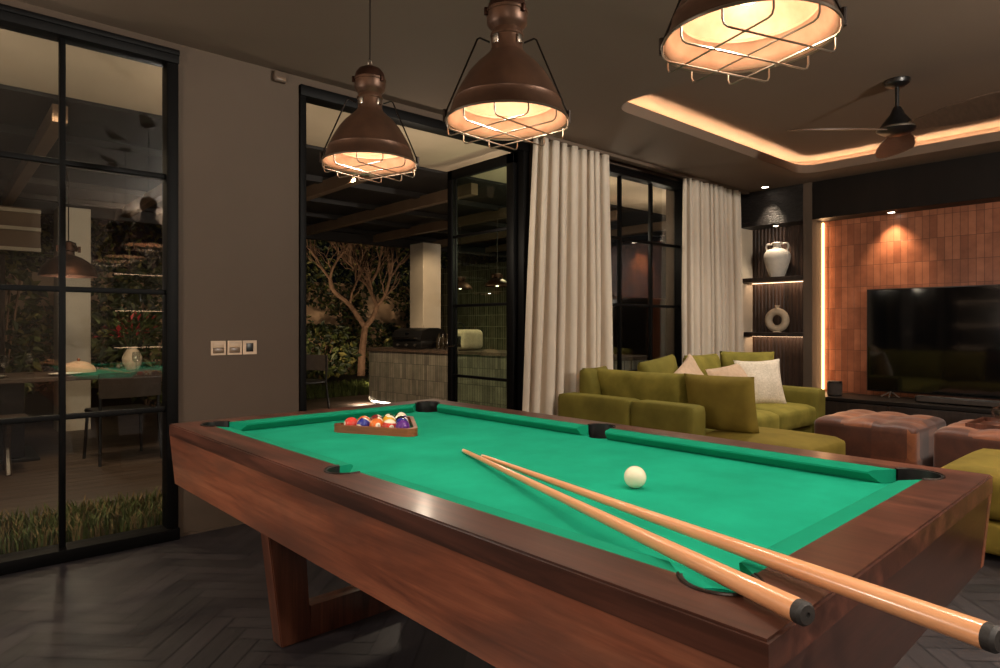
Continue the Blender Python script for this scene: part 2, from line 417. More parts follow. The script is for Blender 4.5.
# floor: herringbone planks as one mesh
def clip(poly, x0, x1, y0, y1):
    for ax, lim, sg in ((0,x0,1),(0,x1,-1),(1,y0,1),(1,y1,-1)):
        out = []
        for i in range(len(poly)):
            a, b = poly[i], poly[(i+1) % len(poly)]
            ia, ib = sg*(a[ax]-lim) >= 0, sg*(b[ax]-lim) >= 0
            if ia: out.append(a)
            if ia != ib:
                t = (lim-a[ax])/(b[ax]-a[ax]); out.append(tuple(a[k]+t*(b[k]-a[k]) for k in range(4)))
        poly = out
        if not poly: return []
    return poly
def make_floor():
    bm = bmesh.new(); uvl = bm.loops.layers.uv.new('UVMap'); cl = bm.loops.layers.float_color.new('plank')
    w = .09; n = 5; g = .0020; L = w*n; ca = math.cos(PI/4+.0); sa = math.sin(PI/4)
    for i in range(-90, 110):
        for j in range(-12, 14):
            for o in (0, 1):
                if o == 0: x0, x1, y0, y1 = i*w+2*L*j, i*w+2*L*j+L, i*w, (i+1)*w
                else: x0, x1, y0, y1 = (i+n)*w+2*L*j, (i+n+1)*w+2*L*j, (i-n+1)*w, (i+1)*w
                cx, cy = (x0+x1)/2*ca-(y0+y1)/2*sa, (x0+x1)/2*sa+(y0+y1)/2*ca
                if not (RX0-1 < cx < RX1+1 and RY0-1 < cy < WY+1): continue
                q = [(x0+g,y0+g),(x1-g,y0+g),(x1-g,y1-g),(x0+g,y1-g)]
                uv = [(0,0),(L,0),(L,w),(0,w)] if o == 0 else [(0,0),(0,w),(L,w),(L,0)]
                ru = random.random()*30; rc = random.random()
                poly = [(x*ca-y*sa, x*sa+y*ca, u+ru, v+ru) for (x,y),(u,v) in zip(q, uv)]
                poly = clip(poly, RX0, RX1+.3, RY0, WY+.02)
                if len(poly) < 3: continue
                try: f = bm.faces.new([bm.verts.new((p[0],p[1],0)) for p in poly])
                except ValueError: continue
                for lp, p in zip(f.loops, poly): lp[uvl].uv = (p[2], p[3]); lp[cl] = (rc,rc,rc,1)
    # sub-floor slab below the joints
    vv = [bm.verts.new(p) for p in ((RX0,RY0,-.002),(RX1+.3,RY0,-.002),(RX1+.3,WY+.02,-.002),(RX0,WY+.02,-.002))]
    f = bm.faces.new(vv)
    for lp in f.loops: lp[cl] = (0,0,0,1)
    vv = [bm.verts.new(p) for p in ((RX0,RY0,-.1),(RX0,WY+.02,-.1),(RX1+.3,WY+.02,-.1),(RX1+.3,RY0,-.1))]
    bm.faces.new(vv)
    me = bpy.data.meshes.new('floor'); bm.to_mesh(me); bm.free(); me.materials.append(M['floor'])
    o = bpy.data.objects.new('floor', me); COL.objects.link(o); return struct(o)
make_floor()

# window wall (north side) with three openings
OP = [(-.5, 1.065, 2.775), (1.797, 3.86, 2.775), (4.55, 6.24, 2.775)]
b = MB(); x = RX0-.2
for x0, x1, zt in OP:
    b.box(x, x0, WY, WY+.22, -.1, 3.1); b.box(x0, x1, WY, WY+.22, zt, 3.1); x = x1
b.box(x, 8.1, WY, WY+.22, -.1, 3.1)
struct(b.build('wall_north', M['wall'], smooth=False))
struct(MB().box(RX0-.2, RX0, RY0-.2, WY, -.1, 3.1).build('wall_west', M['wall'], smooth=False))
struct(MB().box(RX0, 8.1, RY0-.2, RY0, -.1, 3.1).build('wall_south', M['wall'], smooth=False))
# east wall: copper tiled recess behind the television
struct(MB().box(7.725, 8.1, RY0, 3.112, 0, 2.41).build('wall_east', M['copper'], smooth=False))
struct(MB().box(7.445, 8.1, RY0, 3.112, 2.41, 3.0, .004).build('trim_1', M['blackwood'], smooth=False), 'dark panelled bulkhead above the copper tiled wall')
struct(MB().box(7.445, 8.1, 3.112, 3.212, 0, 3.0, .003).build('trim_2', M['wall'], smooth=False), 'taupe pilaster between the shelves and the copper wall')
# ceiling with a rounded tray
HX0, HX1, HY0, HY1 = 3.77, 7.0, -.55, 3.03
b = MB()
outer = [(RX0-.2,RY0-.2),(8.1,RY0-.2),(8.1,WY+.1),(RX0-.2,WY+.1)]
b.ring_fill(outer, rrect(HX0,HX1,HY0,HY1,.2), CH, CH+.012)
b.ring_fill(rrect(HX0-.012,HX1+.012,HY0-.012,HY1+.012,.212), rrect(HX0,HX1,HY0,HY1,.2), CH+.0121, CH+.085)
k = .13
b.ring_fill(rrect(HX0-k-.02,HX1+k+.02,HY0-k-.02,HY1+k+.02,.3), rrect(HX0-k,HX1+k,HY0-k,HY1+k,.3), CH+.01, UC+.02)
b.box(HX0-.2, HX1+.2, HY0-.2, HY1+.2, UC, UC+.02)
struct(b.build('ceiling', M['ceil'], smooth=False))
struct(MB().box(RX0-.2, 8.1, RY0-.2, WY+.22, 3.1, 3.16).build('roof', M['pergola'], smooth=False))
# cove light strip lying on the ledge
k = .075
pts = [(x,y,CH+.045) for x,y in rrect(HX0-k,HX1+k,HY0-k,HY1+k,.25)]
o = MB().tube(pts, .009, 6, True).build('led_strip', M['ledcove'])
tag(o, 'glowing warm light strip hidden in the ceiling tray cove', 'light strip')
struct(MB().box(1.067, 1.795, WY-.008, WY, 0, .012).build('baseboard_north', M['wall'], smooth=False))

# windows
def window(name, x0, x1, rows, cols, zt, label):
    w = thing(name, label, 'window', ((x0+x1)/2, WY, 0), kind='structure')
    f = MB()
    f.box(x0, x0+.06, WY-.03, WY+.08, 0, zt, .004); f.box(x1-.06, x1, WY-.03, WY+.08, 0, zt, .004)
    f.box(x0, x1, WY-.045, WY+.08, zt-.075, zt, .004); f.box(x0, x1, WY-.06, WY+.08, 0, .065, .004)
    f.box(x0, x1, WY-.055, WY-.03, zt-.03, zt, .003)
    f.build('window_frame', M['black'], w)
    f = MB()
    for c in cols: f.box(c-.014, c+.014, WY, WY+.04, .06, zt-.07, .003)
    for r in rows: f.box(x0+.05, x1-.05, WY+.001, WY+.039, r-.014, r+.014, .003)
    f.build('glazing_bar', M['black'], w)
    MB().box(x0+.05, x1-.05, WY+.018, WY+.022, .06, zt-.07).build('window_pane', M['glass'], w, smooth=False)
    return w
window('window_1', -.5, 1.065, (.737,1.402,2.06), (0,.517), 2.775, 'tall black steel framed window over the grass strip')
window('window_2', 4.55, 6.24, (.75,1.42,2.08), (5.143,5.662), 2.775, 'tall black steel framed window behind the sofa')
# door: fixed frame plus an open leaf hinged on the right, swung outward
d1 = thing('door_1', 'open black steel framed glass door onto the patio', 'door', (2.82, WY, 0), kind='structure')
f = MB()
f.box(1.797, 1.84, WY-.02, WY+.1, 0, 2.775, .004); f.box(3.79, 3.86, WY-.02, WY+.1, 0, 2.775, .004)
f.box(1.797, 3.86, WY-.03, WY+.1, 2.705, 2.775, .004); f.box(1.84, 3.79, WY-.02, WY+.1, -.02, .015)
f.build('door_frame', M['black'], d1)
LX = 3.77; LY0, LY1 = WY+.06, WY+1.0
f = MB()
f.box(LX-.025, LX+.025, LY1-.07, LY1, .02, 2.70, .004); f.box(LX-.025, LX+.025, LY0, LY0+.09, .02, 2.70, .004)
f.box(LX-.025, LX+.025, LY0, LY1, 2.61, 2.70, .004); f.box(LX-.025, LX+.025, LY0, LY1, .02, .12, .004)
lf = f.build('door_leaf', M['black'], d1)
f = MB()
for r in (.737, 1.402, 2.06): f.box(LX-.014, LX+.014, LY0+.08, LY1-.06, r-.013, r+.013, .003)
f.box(LX-.012, LX+.012, LY1-.115, LY1-.1, .1, 2.62, .002)
f.build('glazing_bar', M['black'], lf)
MB().box(LX-.002, LX+.002, LY0+.08, LY1-.06, .1, 2.62).build('door_pane', M['doorglass'], lf, smooth=False)
f = MB(); f.tube([(LX-.03,LY1-.05,1.02),(LX-.075,LY1-.05,1.02),(LX-.075,LY1-.17,1.02)], .009, 8); f.lathe([(.001,-.03),(.022,-.03),(.022,0),(.001,0)], 16, T=Matrix.Translation((LX-.022,LY1-.05,1.02)) @ Matrix.Rotation(-PI/2, 4, 'Y'))
f.build('door_handle', M['chrome'], lf)

# light switches + sensor on the wall between window and door
def switch(x0, x1, kind, label):
    t = thing('light_switch', label, 'light switch', ((x0+x1)/2, WY, 1.079), group='light switches in a row on the taupe wall')
    f = MB(); f.ring_fill([(x0,1.036),(x1,1.036),(x1,1.121),(x0,1.121)], [(x0+.011,1.047),(x1-.011,1.047),(x1-.011,1.11),(x0+.011,1.11)] if kind == 2 else [(x0+.02,1.052),(x1-.02,1.052),(x1-.02,1.105),(x0+.02,1.105)], 0, .01)
    T = Matrix.Translation((0, WY, 0)) @ Matrix.Rotation(PI/2, 4, 'X')
    bmesh.ops.transform(f.bm, matrix=T, verts=f.bm.verts[:]); f.build('switch_plate', M['plate'], t)
    if kind == 2:
        for a in (0, 1):
            h = (x1-x0-.022)
            MB().box(x0+.011, x1-.011, WY-.012, WY-.001, 1.048+a*.0315, 1.048+.030+a*.0315, .002).build('rocker', M['rocker'] if a == 0 else M['plate'], t)
    else:
        MB().box(x0+.02, x1-.02, WY-.007, WY-.001, 1.052, 1.105, .002).build('control_panel', M['blackplastic'], t)
switch(1.248, 1.333, 2, 'light switch plate nearest the grass-side window, first of three')
switch(1.343, 1.428, 2, 'light switch plate in the middle of the row of three')
switch(1.434, 1.519, 1, 'light switch plate with a dark square control, nearest the patio door')
t = thing('wall_sensor', 'small taupe sensor box on the wall just under the ceiling', 'sensor', (1.66, WY, 2.785))
MB().box(1.619, 1.703, WY-.04, WY, 2.752, 2.818, .008, 3).build('sensor_body', M['wall'], t)
MB().box(1.63, 1.692, WY-.043, WY-.039, 2.762, 2.78, .002).build('sensor_lens', M['rocker'], t)

# ------------------------------------------------------------------ pool table
PT = thing('pool_table', 'long walnut pool table with green cloth in the foreground', 'pool table', (1.366, 1.564, 0), math.radians(1.45))
hx, hy = .6385, 1.1805
ix, iy = hx-.108, hy-.108
RT, CZ = .83, .792
def pocket_pts(notch=False):
    out = []
    r, o = .060, .028; dl = math.asin(o/r)
    rs, os = .054, .010; dsd = math.acos(-os/rs)
    # counter-clockwise from +x side
    out += arc((ix+os, 0), rs, -dsd, dsd, 14)
    cs = [(ix-o, iy-o, -PI/2+dl), (-ix+o, iy-o, dl), (-ix+o, -iy+o, PI/2+dl), (ix-o, -iy+o, PI+dl)]
    for k, (cx, cy, a) in enumerate(cs):
        out += arc((cx,cy), r, a, a+1.5*PI-2*dl, 20)
        if k == 1: out += arc((-ix-os, 0), rs, PI-dsd, PI+dsd, 14)
    return out
b = MB(); b.ring_fill([(hx,-hy),(hx,hy),(-hx,hy),(-hx,-hy)], pocket_pts(), RT-.045, RT)
es = [e for e in b.bm.edges if e.is_boundary is False and abs(e.verts[0].co.z-e.verts[1].co.z) < 1e-5 and all(abs(abs(v.co.x)-hx) < 1e-4 or abs(abs(v.co.y)-hy) < 1e-4 for v in e.verts) and abs(e.verts[0].co.z-RT) < 1e-4 and len(e.link_faces) == 2 and e.calc_face_angle(0) > 1]
bmesh.ops.bevel(b.bm, geom=es, offset=.004, segments=2, affect='EDGES')
b.build('top_rail', M['rail'], PT, world=False)
# cloth bed with pocket notches
def bed_poly():
    out = []; r = .0595; bd = math.asin(.028/.0595)
    for sx, sy, a0 in ((1,1,1.5*PI),(-1,1,2*PI),(-1,-1,2.5*PI),(1,-1,3*PI)):
        out += arc((sx*(ix-.028), sy*(iy-.028)), r, a0+bd, a0-PI/2-bd, 12)
        if (sx,sy) == (-1,1): out += arc((-ix-.006,0), .048, PI/2-.1, -PI/2+.1, 8)
        if (sx,sy) == (1,-1): out += arc((ix+.006,0), .048, 1.5*PI-.1, PI/2+.1, 8)
    return out
MB().prism(bed_poly(), CZ-.03, CZ).build('playing_cloth', M['felt'], PT, world=False)
# cushions
SEC = [(0,RT-.0005),(.042,RT-.003),(.05,RT-.008),(.05,RT-.013),(.028,CZ+.001),(0,CZ+.001)]
def cushion(p0, d, nrm, L, e0, e1):
    """p0 start on the wood edge, d along, nrm towards the bed; e0,e1 = how far the nose is cut back"""
    b = MB(); vv = []
    for q, (off, z) in enumerate(SEC): vv.append(Vector((*(p0+d*(e0*off/.05)+nrm*off), z)))
    for off, z in SEC: vv.append(Vector((*(p0+d*(L-e1*off/.05)+nrm*off), z)))
    n = len(SEC)
    b._add(vv, [tuple(range(n)), tuple(range(2*n-1, n-1, -1))]+[(i, n+i, n+(i+1) % n, (i+1) % n) for i in range(n)])
    b.build('cushion', M['cushfelt'], PT, world=False, angle=30)
V2 = lambda a, c: Vector((a, c))
cl = .080; sl = .052
for s in (1, -1):
    cushion(V2(s*ix, sl), V2(0,1), V2(-s,0), iy-cl-sl, .014, .052)
    cushion(V2(s*ix, -sl), V2(0,-1), V2(-s,0), iy-cl-sl, .014, .052)
    cushion(V2(-ix+cl, s*iy), V2(1,0), V2(0,-s), 2*ix-2*cl, .052, .052)
# pockets
def pocket(c, r, a0, a1):
    b = MB()
    b.lathe([(r-.001,-.13),(r-.001,.0015),(r-.006,.0015),(r-.006,-.13)], 22, (c[0],c[1],RT), a0=a0, a1=a1)
    b.lathe([(r-.001,-.13),(r-.001,-.045),(r-.005,-.045),(r-.005,-.126),(.001,-.126)], 26, (c[0],c[1],RT))
    p = b.build('pocket', M['pocket'], PT, world=False)
    b = MB(); b.tube([(x,y,RT+.001) for x,y in arc(c, r+.001, a0, a1, 20)], .0028, 6)
    b.build('pocket_rim', M['wiredark'], p, world=False)
dl = math.asin(.028/.06); dsd = math.acos(-.010/.054)
for cx, cy, a in ((ix-.028,iy-.028,-PI/2+dl),(-ix+.028,iy-.028,dl),(-ix+.028,-iy+.028,PI/2+dl),(ix-.028,-iy+.028,PI+dl)):
    pocket((cx,cy), .060, a, a+1.5*PI-2*dl)
pocket((ix+.010,0), .054, -dsd, dsd); pocket((-ix-.010,0), .054, PI-dsd, PI+dsd)
# aprons (slightly tapered towards the floor)
AZ0, AZ1 = .598, RT-.0455
tp = .016
for s in (1, -1):
    a = [(s*(hx-tp),-hy+tp,AZ0),(s*(hx-tp-.03),-hy+tp,AZ0),(s*(hx-tp-.03),hy-tp,AZ0),(s*(hx-tp),hy-tp,AZ0)]
    c = [(s*(hx-.001),-hy+.001,AZ1),(s*(hx-.032),-hy+.001,AZ1),(s*(hx-.032),hy-.001,AZ1),(s*(hx-.001),hy-.001,AZ1)]
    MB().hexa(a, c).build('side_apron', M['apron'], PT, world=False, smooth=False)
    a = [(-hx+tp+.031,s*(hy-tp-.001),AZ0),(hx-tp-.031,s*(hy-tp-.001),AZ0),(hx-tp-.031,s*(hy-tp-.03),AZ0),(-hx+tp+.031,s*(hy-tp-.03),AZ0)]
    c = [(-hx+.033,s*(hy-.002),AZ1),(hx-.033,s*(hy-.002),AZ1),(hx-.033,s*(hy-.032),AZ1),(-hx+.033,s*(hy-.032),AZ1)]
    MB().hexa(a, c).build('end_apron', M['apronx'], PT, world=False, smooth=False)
MB().box(-hx+.07,hx-.07,-hy+.07,hy-.07,.625,.69).build('bed_frame', M['darkwood'], PT, world=False, smooth=False)
for sy in (1, -1):
    for sx in (1, -1):
        y0, y1 = sy*.80, sy*.876
        X = lambda v: sx*v
        a = [(X(.356),y0,0),(X(.235),y0,0),(X(.235),y1,0),(X(.356),y1,0)]
        c = [(X(.43),y0,.63),(X(.275),y0,.63),(X(.275),y1,.63),(X(.43),y1,.63)]
        bb = MB().hexa(a, c); bmesh.ops.recalc_face_normals(bb.bm, faces=bb.bm.faces[:])
        bmesh.ops.bevel(bb.bm, geom=bb.bm.edges[:], offset=.004, segments=2, affect='EDGES')
        bb.build('leg', M['legwood'], PT, world=False)
    MB().box(-.236, .236, sy*.838-.036, sy*.838+.036, .0, .125, .004).build('stretcher', M['legwood'], PT, world=False)
def tablew(x, y, z=0):   # table-local to world
    return Matrix.Translation(PT.location) @ Matrix.Rotation(PT.rotation_euler.z, 4, 'Z') @ Vector((x,y,z))

# cue ball, cues
o = MB().sphere((0,0,0), .0286, 32).build('cue_ball', M['ivory']); o.location = (1.362, 1.014, CZ+.0286)
tag(o, 'plain ivory cue ball standing alone on the green cloth', 'ball')
def cue(tip, butt, label, far):
    tip, butt = Vector(tip), Vector(butt); d = butt-tip; L = d.length
    t = thing('cue_stick', label, 'cue', tip, group='two cue sticks crossing the table corner')
    q = d.to_track_quat('Z', 'Y').to_matrix().to_4x4()
    def part(name, prof, mat, par):
        b = MB(); b.lathe(prof, 20, T=q); return b.build(name, mat, par, world=False)
    part('shaft', [(.0001,.016),(.0062,.016),(.0068,.1),(.0098,.75),(.0152,L-.04),(.0155,L-.014),(.0001,L-.014)], M['cue'], t)
    part('ferrule', [(.0001,.004),(.0061,.004),(.0062,.016),(.0001,.016)], M['ivory'], t)
    part('cue_tip', [(.0001,0),(.005,.0005),(.006,.004),(.0001,.004)], M['ivory'], t)
    part('bumper', [(.0001,L-.014),(.0155,L-.014),(.0152,L-.004),(.012,L),(.0035,L+.0005),(.003,L-.003),(.0001,L-.003)], M['cuebutt'], t)
cue((1.321,1.677,CZ+.0072), (.811,.344,.8535), 'wooden cue stick whose dark butt ends just past the table corner, nearer the table side', 0)
cue((1.305,1.561,CZ+.0078), (.876,.165,.866), 'wooden cue stick reaching furthest out over the table end, nearer the cue ball', 1)

# ball rack with fifteen balls
RA = math.atan2(2.023-2.323, 1.364-1.195)
rc = Vector((1.271,2.187,0)); nn = Vector((-math.sin(RA), math.cos(RA), 0))
cen = rc+nn*.118; cen.z = CZ
rk = thing('ball_rack', 'triangular brown wooden rack holding the coloured balls', 'ball rack', cen, RA)
def tri(R, r, n=6):   # rounded triangle with inradius R
    out = []
    for k in range(3):
        a = -PI/2+2*PI/3*(k+1)-PI/3   # corner direction
        d = (R-r)*2
        out += arc((d*math.cos(a), d*math.sin(a)), r, a-PI/3, a+PI/3, n)
    return out
b = MB(); b.ring_fill(tri(.118,.034), tri(.103,.0295), .0, .030); b.build('rack_frame', M['rackwood'], rk, world=False)
def ball_mat(name, colr, stripe):
    m, nt, p = base(name); p.inputs['Roughness'].default_value = .1; p.inputs['Coat Weight'].default_value = .5
    t = nt.nodes.new('ShaderNodeTexCoord'); sx = nt.nodes.new('ShaderNodeSeparateXYZ'); nt.links.new(t.outputs['Object'], sx.inputs[0])
    white = srgb(240,230,206)
    if stripe:
        ab = nt.nodes.new('ShaderNodeMath'); ab.operation = 'ABSOLUTE'; nt.links.new(sx.outputs['Z'], ab.inputs[0])
        lt = nt.nodes.new('ShaderNodeMath'); lt.operation = 'LESS_THAN'; lt.inputs[1].default_value = .0155; nt.links.new(ab.outputs[0], lt.inputs[0])
        c = mixc(nt, lt.outputs[0], white, colr)
    else: c = mixc(nt, 0.0, colr, colr)
    ax = nt.nodes.new('ShaderNodeMath'); ax.operation = 'ABSOLUTE'; nt.links.new(sx.outputs['Y'], ax.inputs[0])
    g = nt.nodes.new('ShaderNodeMath'); g.operation = 'GREATER_THAN'; g.inputs[1].default_value = .0262; nt.links.new(ax.outputs[0], g.inputs[0])
    c = mixc(nt, g.outputs[0], c, white); nt.links.new(c, p.inputs['Base Color']); return m
BC = {1:('yellow',(222,170,40)),2:('blue',(38,48,140)),3:('red',(206,62,52)),4:('purple',(88,40,128)),5:('orange',(222,112,44)),6:('green',(30,96,60)),7:('maroon',(120,40,38)),8:('black',(18,18,18))}
rows = [[3,10,5,11,4],[13,15,1,2],[7,9,8],[6,12],[14]]
fontc = bpy.data.curves.new('ball_number', 'FONT'); fo = bpy.data.objects.new('ball_number', fontc); COL.objects.link(fo)
dg = bpy.context.evaluated_depsgraph_get()
rn = ['front', 'second', 'third', 'fourth', 'apex']
R = .0286
facing = {5:(.25,.1,-.05), 11:(.3,.3,.1), 3:(1.9,.4,.3), 4:(.9,1.0,.4), 10:(1.5,.9,.5), 13:(1.2,.6,.9), 15:(.4,1.2,.9), 1:(-.6,.9,.2), 9:(.8,.7,.4), 14:(.2,1.3,.3)}
for r, row in enumerate(rows):
    for k, num in enumerate(row):
        cname, rgb = BC[num if num < 9 else num-8]
        lx = -4*R+2*R*k+R*r; ly = -.103+R+.0004+r*R*math.sqrt(3)
        o = MB().sphere((0,0,0), R-.0002, 28).build('pool_ball', ball_mat('ball_%s_%s' % (cname, 'stripe' if num > 8 else 'solid'), srgb(*rgb), num > 8))
        p = Matrix.Translation(cen) @ Matrix.Rotation(RA, 4, 'Z') @ Vector((lx, ly, R))
        o.location = p
        yaw, tilt, roll = facing.get(num, (random.uniform(-3,3), random.uniform(-1,1), random.uniform(-1,1)))
        # the ball's -Y pole (its number) points towards the camera side, turned by yaw/tilt
        az = math.atan2(-p.y, -p.x)+PI/2
        o.rotation_euler = (Matrix.Rotation(az+yaw, 3, 'Z') @ Matrix.Rotation(tilt-.25, 3, 'X') @ Matrix.Rotation(roll, 3, 'Y')).to_euler()
        kind = 'striped' if num > 8 else 'solid'
        tag(o, '%s %s pool ball numbered %d in the %s row of the rack' % (kind, cname, num, rn[r]) if r < 4 else 'striped %s pool ball numbered %d at the far tip of the rack' % (cname, num), 'ball', 'numbered balls in the wooden rack')
        fontc.body = str(num); fontc.size = .012; fontc.align_x = 'CENTER'; fontc.align_y = 'CENTER'
        bpy.context.view_layer.update()
        dg.update()
        me = bpy.data.meshes.new_from_object(fo.evaluated_get(dg)); bm = bmesh.new(); bm.from_mesh(me)
        bmesh.ops.subdivide_edges(bm, edges=[e for e in bm.edges if e.calc_length() > .003], cuts=2)
        bmesh.ops.triangulate(bm, faces=bm.faces[:])
        vv = list(bm.verts)
        for v in vv:
            x_, z_ = v.co.x, v.co.y
            v.co = Vector((x_, -math.sqrt(max(1e-8, (R+.0002)**2-x_*x_-z_*z_)), z_))
        bm.to_mesh(me); bm.free(); me.materials.clear(); me.materials.append(M['blackplastic'])
        nb = bpy.data.objects.new('ball_number', me); COL.objects.link(nb); nb.parent = o
bpy.data.objects.remove(fo)

# ------------------------------------------------------------------ pendant lamps
def pendant(loc, label, first=None, rot=0):
    if first: return dup(first, loc, rot, label)
    t = thing('pendant_lamp', label, 'pendant lamp', loc, rot, group='caged copper pendants over the pool table')
    b = MB()
    b.lathe([(.192,0),(.19,.006),(.183,.014),(.177,.036),(.171,.052),(.1725,.056),(.170,.060),(.158,.085),(.144,.110),(.122,.146),(.098,.174),(.076,.194),(.062,.208),(.054,.216),(.0525,.222)], 48)
    sh = b.build('lamp_shade', M['brass'], t, world=False, angle=50)
    b = MB()
    b.lathe([(.192,.0),(.186,.002),(.176,.022),(.166,.05),(.152,.056),(.152,.062),(.158,.066),(.150,.088),(.134,.112),(.114,.142),(.092,.166),(.068,.188),(.05,.2),(.001,.203)], 48)
    b.build('reflector', M['reflector'], sh, world=False, angle=50)
    b = MB()
    b.lathe([(.0525,.222),(.050,.226),(.049,.262),(.053,.266),(.053,.272),(.049,.278),(.047,.286),(.056,.296),(.0635,.306),(.0645,.336),(.067,.338),(.067,.346),(.0635,.349)], 40)
    b.build('neck', M['brass'], t, world=False, angle=40)
    b = MB(); b.lathe([(.0635,.349),(.062,.354),(.058,.372),(.046,.388),(.028,.397),(.012,.4),(.011,.406),(.001,.406)], 36)
    for a in range(3):
        aa = a*2*PI/3+.5; b.box(-.006,.006,-.006,.006,-.012,.012,.002, T=Matrix.Translation((.069*math.cos(aa), .069*math.sin(aa), .338)) @ Matrix.Rotation(aa, 4, 'Z'))
    b.build('cap', M['brassdark'], t, world=False, angle=50)
    for a in range(4):
        aa = a*PI/2+1.57; b = MB(); b.box(-.004,.006,-.010,.010,-.014,.014,.002, T=Matrix.Translation((.051*math.cos(aa), .051*math.sin(aa), .246)) @ Matrix.Rotation(aa, 4, 'Z')); b.build('clamp', M['chrome'], t, world=False)
    # hook and cord
    b = MB(); b.tube([(.011*math.cos(i*PI/8), 0, .416+.013*math.sin(i*PI/8)) for i in range(16)], .0028, 6, True); b.build('hook', M['wire'], t, world=False)
    top = (CH-loc[2])/.96
    MB().tube([(0,0,.427),(0.001,0,.8),(0,0,top-.03)], .003, 6).build('cord', M['wiredark'], t, world=False)
    MB().lathe([(.001,top-.035),(.012,top-.034),(.05,top-.02),(.055,top-.002),(.001,top-.001)], 28).build('ceiling_rose', M['brassdark'], t, world=False)
    # wire cage: rim ring, crossing hoops, two side struts
    b = MB()
    b.tube([(.194*math.cos(a*PI/24), .194*math.sin(a*PI/24), -.004) for a in range(48)], .0036, 6, True)
    for d in (0, 1):
        for off in (-.098, 0.0, .098):
            h = math.sqrt(.194**2-off**2)
            zz = -.042+.004*d
            prof = [(-h,-.004),(-h-.0005,zz+.014),(-h+.004,zz+.004),(-h+.014,zz),(h-.014,zz),(h-.004,zz+.004),(h+.0005,zz+.014),(h,-.004)]
            b.tube([(u, off, z) if d == 0 else (off, u, z) for u, z in prof], .0024, 6)
    cg = b.build('wire_cage', M['wire'], t, world=False)
    b = MB()
    for a in (2.33, 2.33+PI):
        c_, s_ = math.cos(a), math.sin(a)
        b.tube([(r*c_, r*s_, z) for r, z in ((.196,-.004),(.192,.03),(.094,.258),(.086,.262),(.054,.248))], .0032, 6)
        b.lathe([(.001,.04),(.007,.04),(.007,.0),(.001,.0)], 8, T=Matrix.Translation((.197*c_, .197*s_, -.006)))
    b.build('strut', M['wiredark'], t, world=False)
    b = MB(); b.lathe([(.001,.085),(.022,.088),(.034,.104),(.036,.124),(.026,.15),(.018,.175),(.016,.2)], 24); b.build('bulb', M['bulb'], t, world=False)
    t.scale = (.96,.96,.96)
    return t
LAMPS = [((1.32,2.277,1.862),'copper caged pendant lamp over the racked balls, hanging from a thin cord',.26),
         ((1.32,1.46,1.836),'middle copper caged pendant lamp, over the side pockets',.12),
         ((1.37,.712,1.852),'copper caged pendant lamp nearest the cue butts, only its lit underside showing',-.31)]
p0 = pendant(LAMPS[0][0], LAMPS[0][1], None, LAMPS[0][2])
for lc, lb, rz in LAMPS[1:]: pendant(lc, lb, p0, rz)
for lc, lb, rz in LAMPS: light('POINT', 'pendant_bulb_light', (lc[0], lc[1], lc[2]+.055), 2.6, (1,.82,.60), .035)
for lc, lb, rz in LAMPS: light('SPOT', 'pendant_reflector_light', (lc[0], lc[1], lc[2]+.05), 17, (1,.87,.72), .03, spot_size=math.radians(132), spot_blend=.5)

# ------------------------------------------------------------------ ceiling fan
FX, FY = 5.24, 1.59
fn = thing('ceiling_fan', 'dark three-bladed ceiling fan hanging in the lit ceiling tray', 'ceiling fan', (FX, FY, UC))
b = MB(); b.lathe([(.001,0),(.085,0),(.085,-.012),(.078,-.03),(.06,-.042),(.03,-.05),(.001,-.05)], 36, (FX,FY,UC)); b.build('canopy', M['blackplastic'], fn)
MB().tube([(FX,FY,UC-.05),(FX,FY,UC-.2)], .013, 12).build('rod', M['blackplastic'], fn)
b = MB(); b.lathe([(.001,-.19),(.022,-.19),(.03,-.205),(.05,-.25),(.088,-.3),(.115,-.335),(.13,-.345),(.13,-.36),(.115,-.37),(.09,-.385),(.04,-.395),(.001,-.396)], 40, (FX,FY,UC)); b.build('motor_housing', M['blackplastic'], fn)
b = MB(); b.lathe([(.131,-.346),(.134,-.352),(.131,-.359)], 40, (FX,FY,UC)); b.build('trim_ring', M['wire'], fn)
bw = plain('fan_blade_wood', srgb(92,74,62), .4, c2=srgb(74,58,48), scale=6, aniso=(1,8,8))
for k in range(3):
    a = math.radians(137+120*k); b = MB(); vv = []; n = 14
    for i in range(n+1):
        u = i/n; r = .09+.68*u
        wd = .05+.085*math.sin(min(1, u*1.15)*PI*.62)*(1 if u < .86 else math.sqrt(max(0.02, 1-((u-.86)/.14)**2)))
        for s in (-1, 1):
            for z in (-.004, .004): vv.append((r, s*wd+.03*u*(1-u)*2, -.355-s*wd*.27+z))
    T = Matrix.Translation((FX,FY,UC)) @ Matrix.Rotation(a, 4, 'Z')
    ff = []
    for i in range(n):
        o_, p_ = i*4, i*4+4
        ff += [(o_,o_+1,p_+1,p_),(o_+1,o_+3,p_+3,p_+1),(o_+3,o_+2,p_+2,p_+3),(o_+2,o_,p_,p_+2)]
    ff += [(0,2,3,1),(n*4,n*4+1,n*4+3,n*4+2)]
    b._add([T @ Vector(v) for v in vv], ff); b.build('blade', bw, fn)

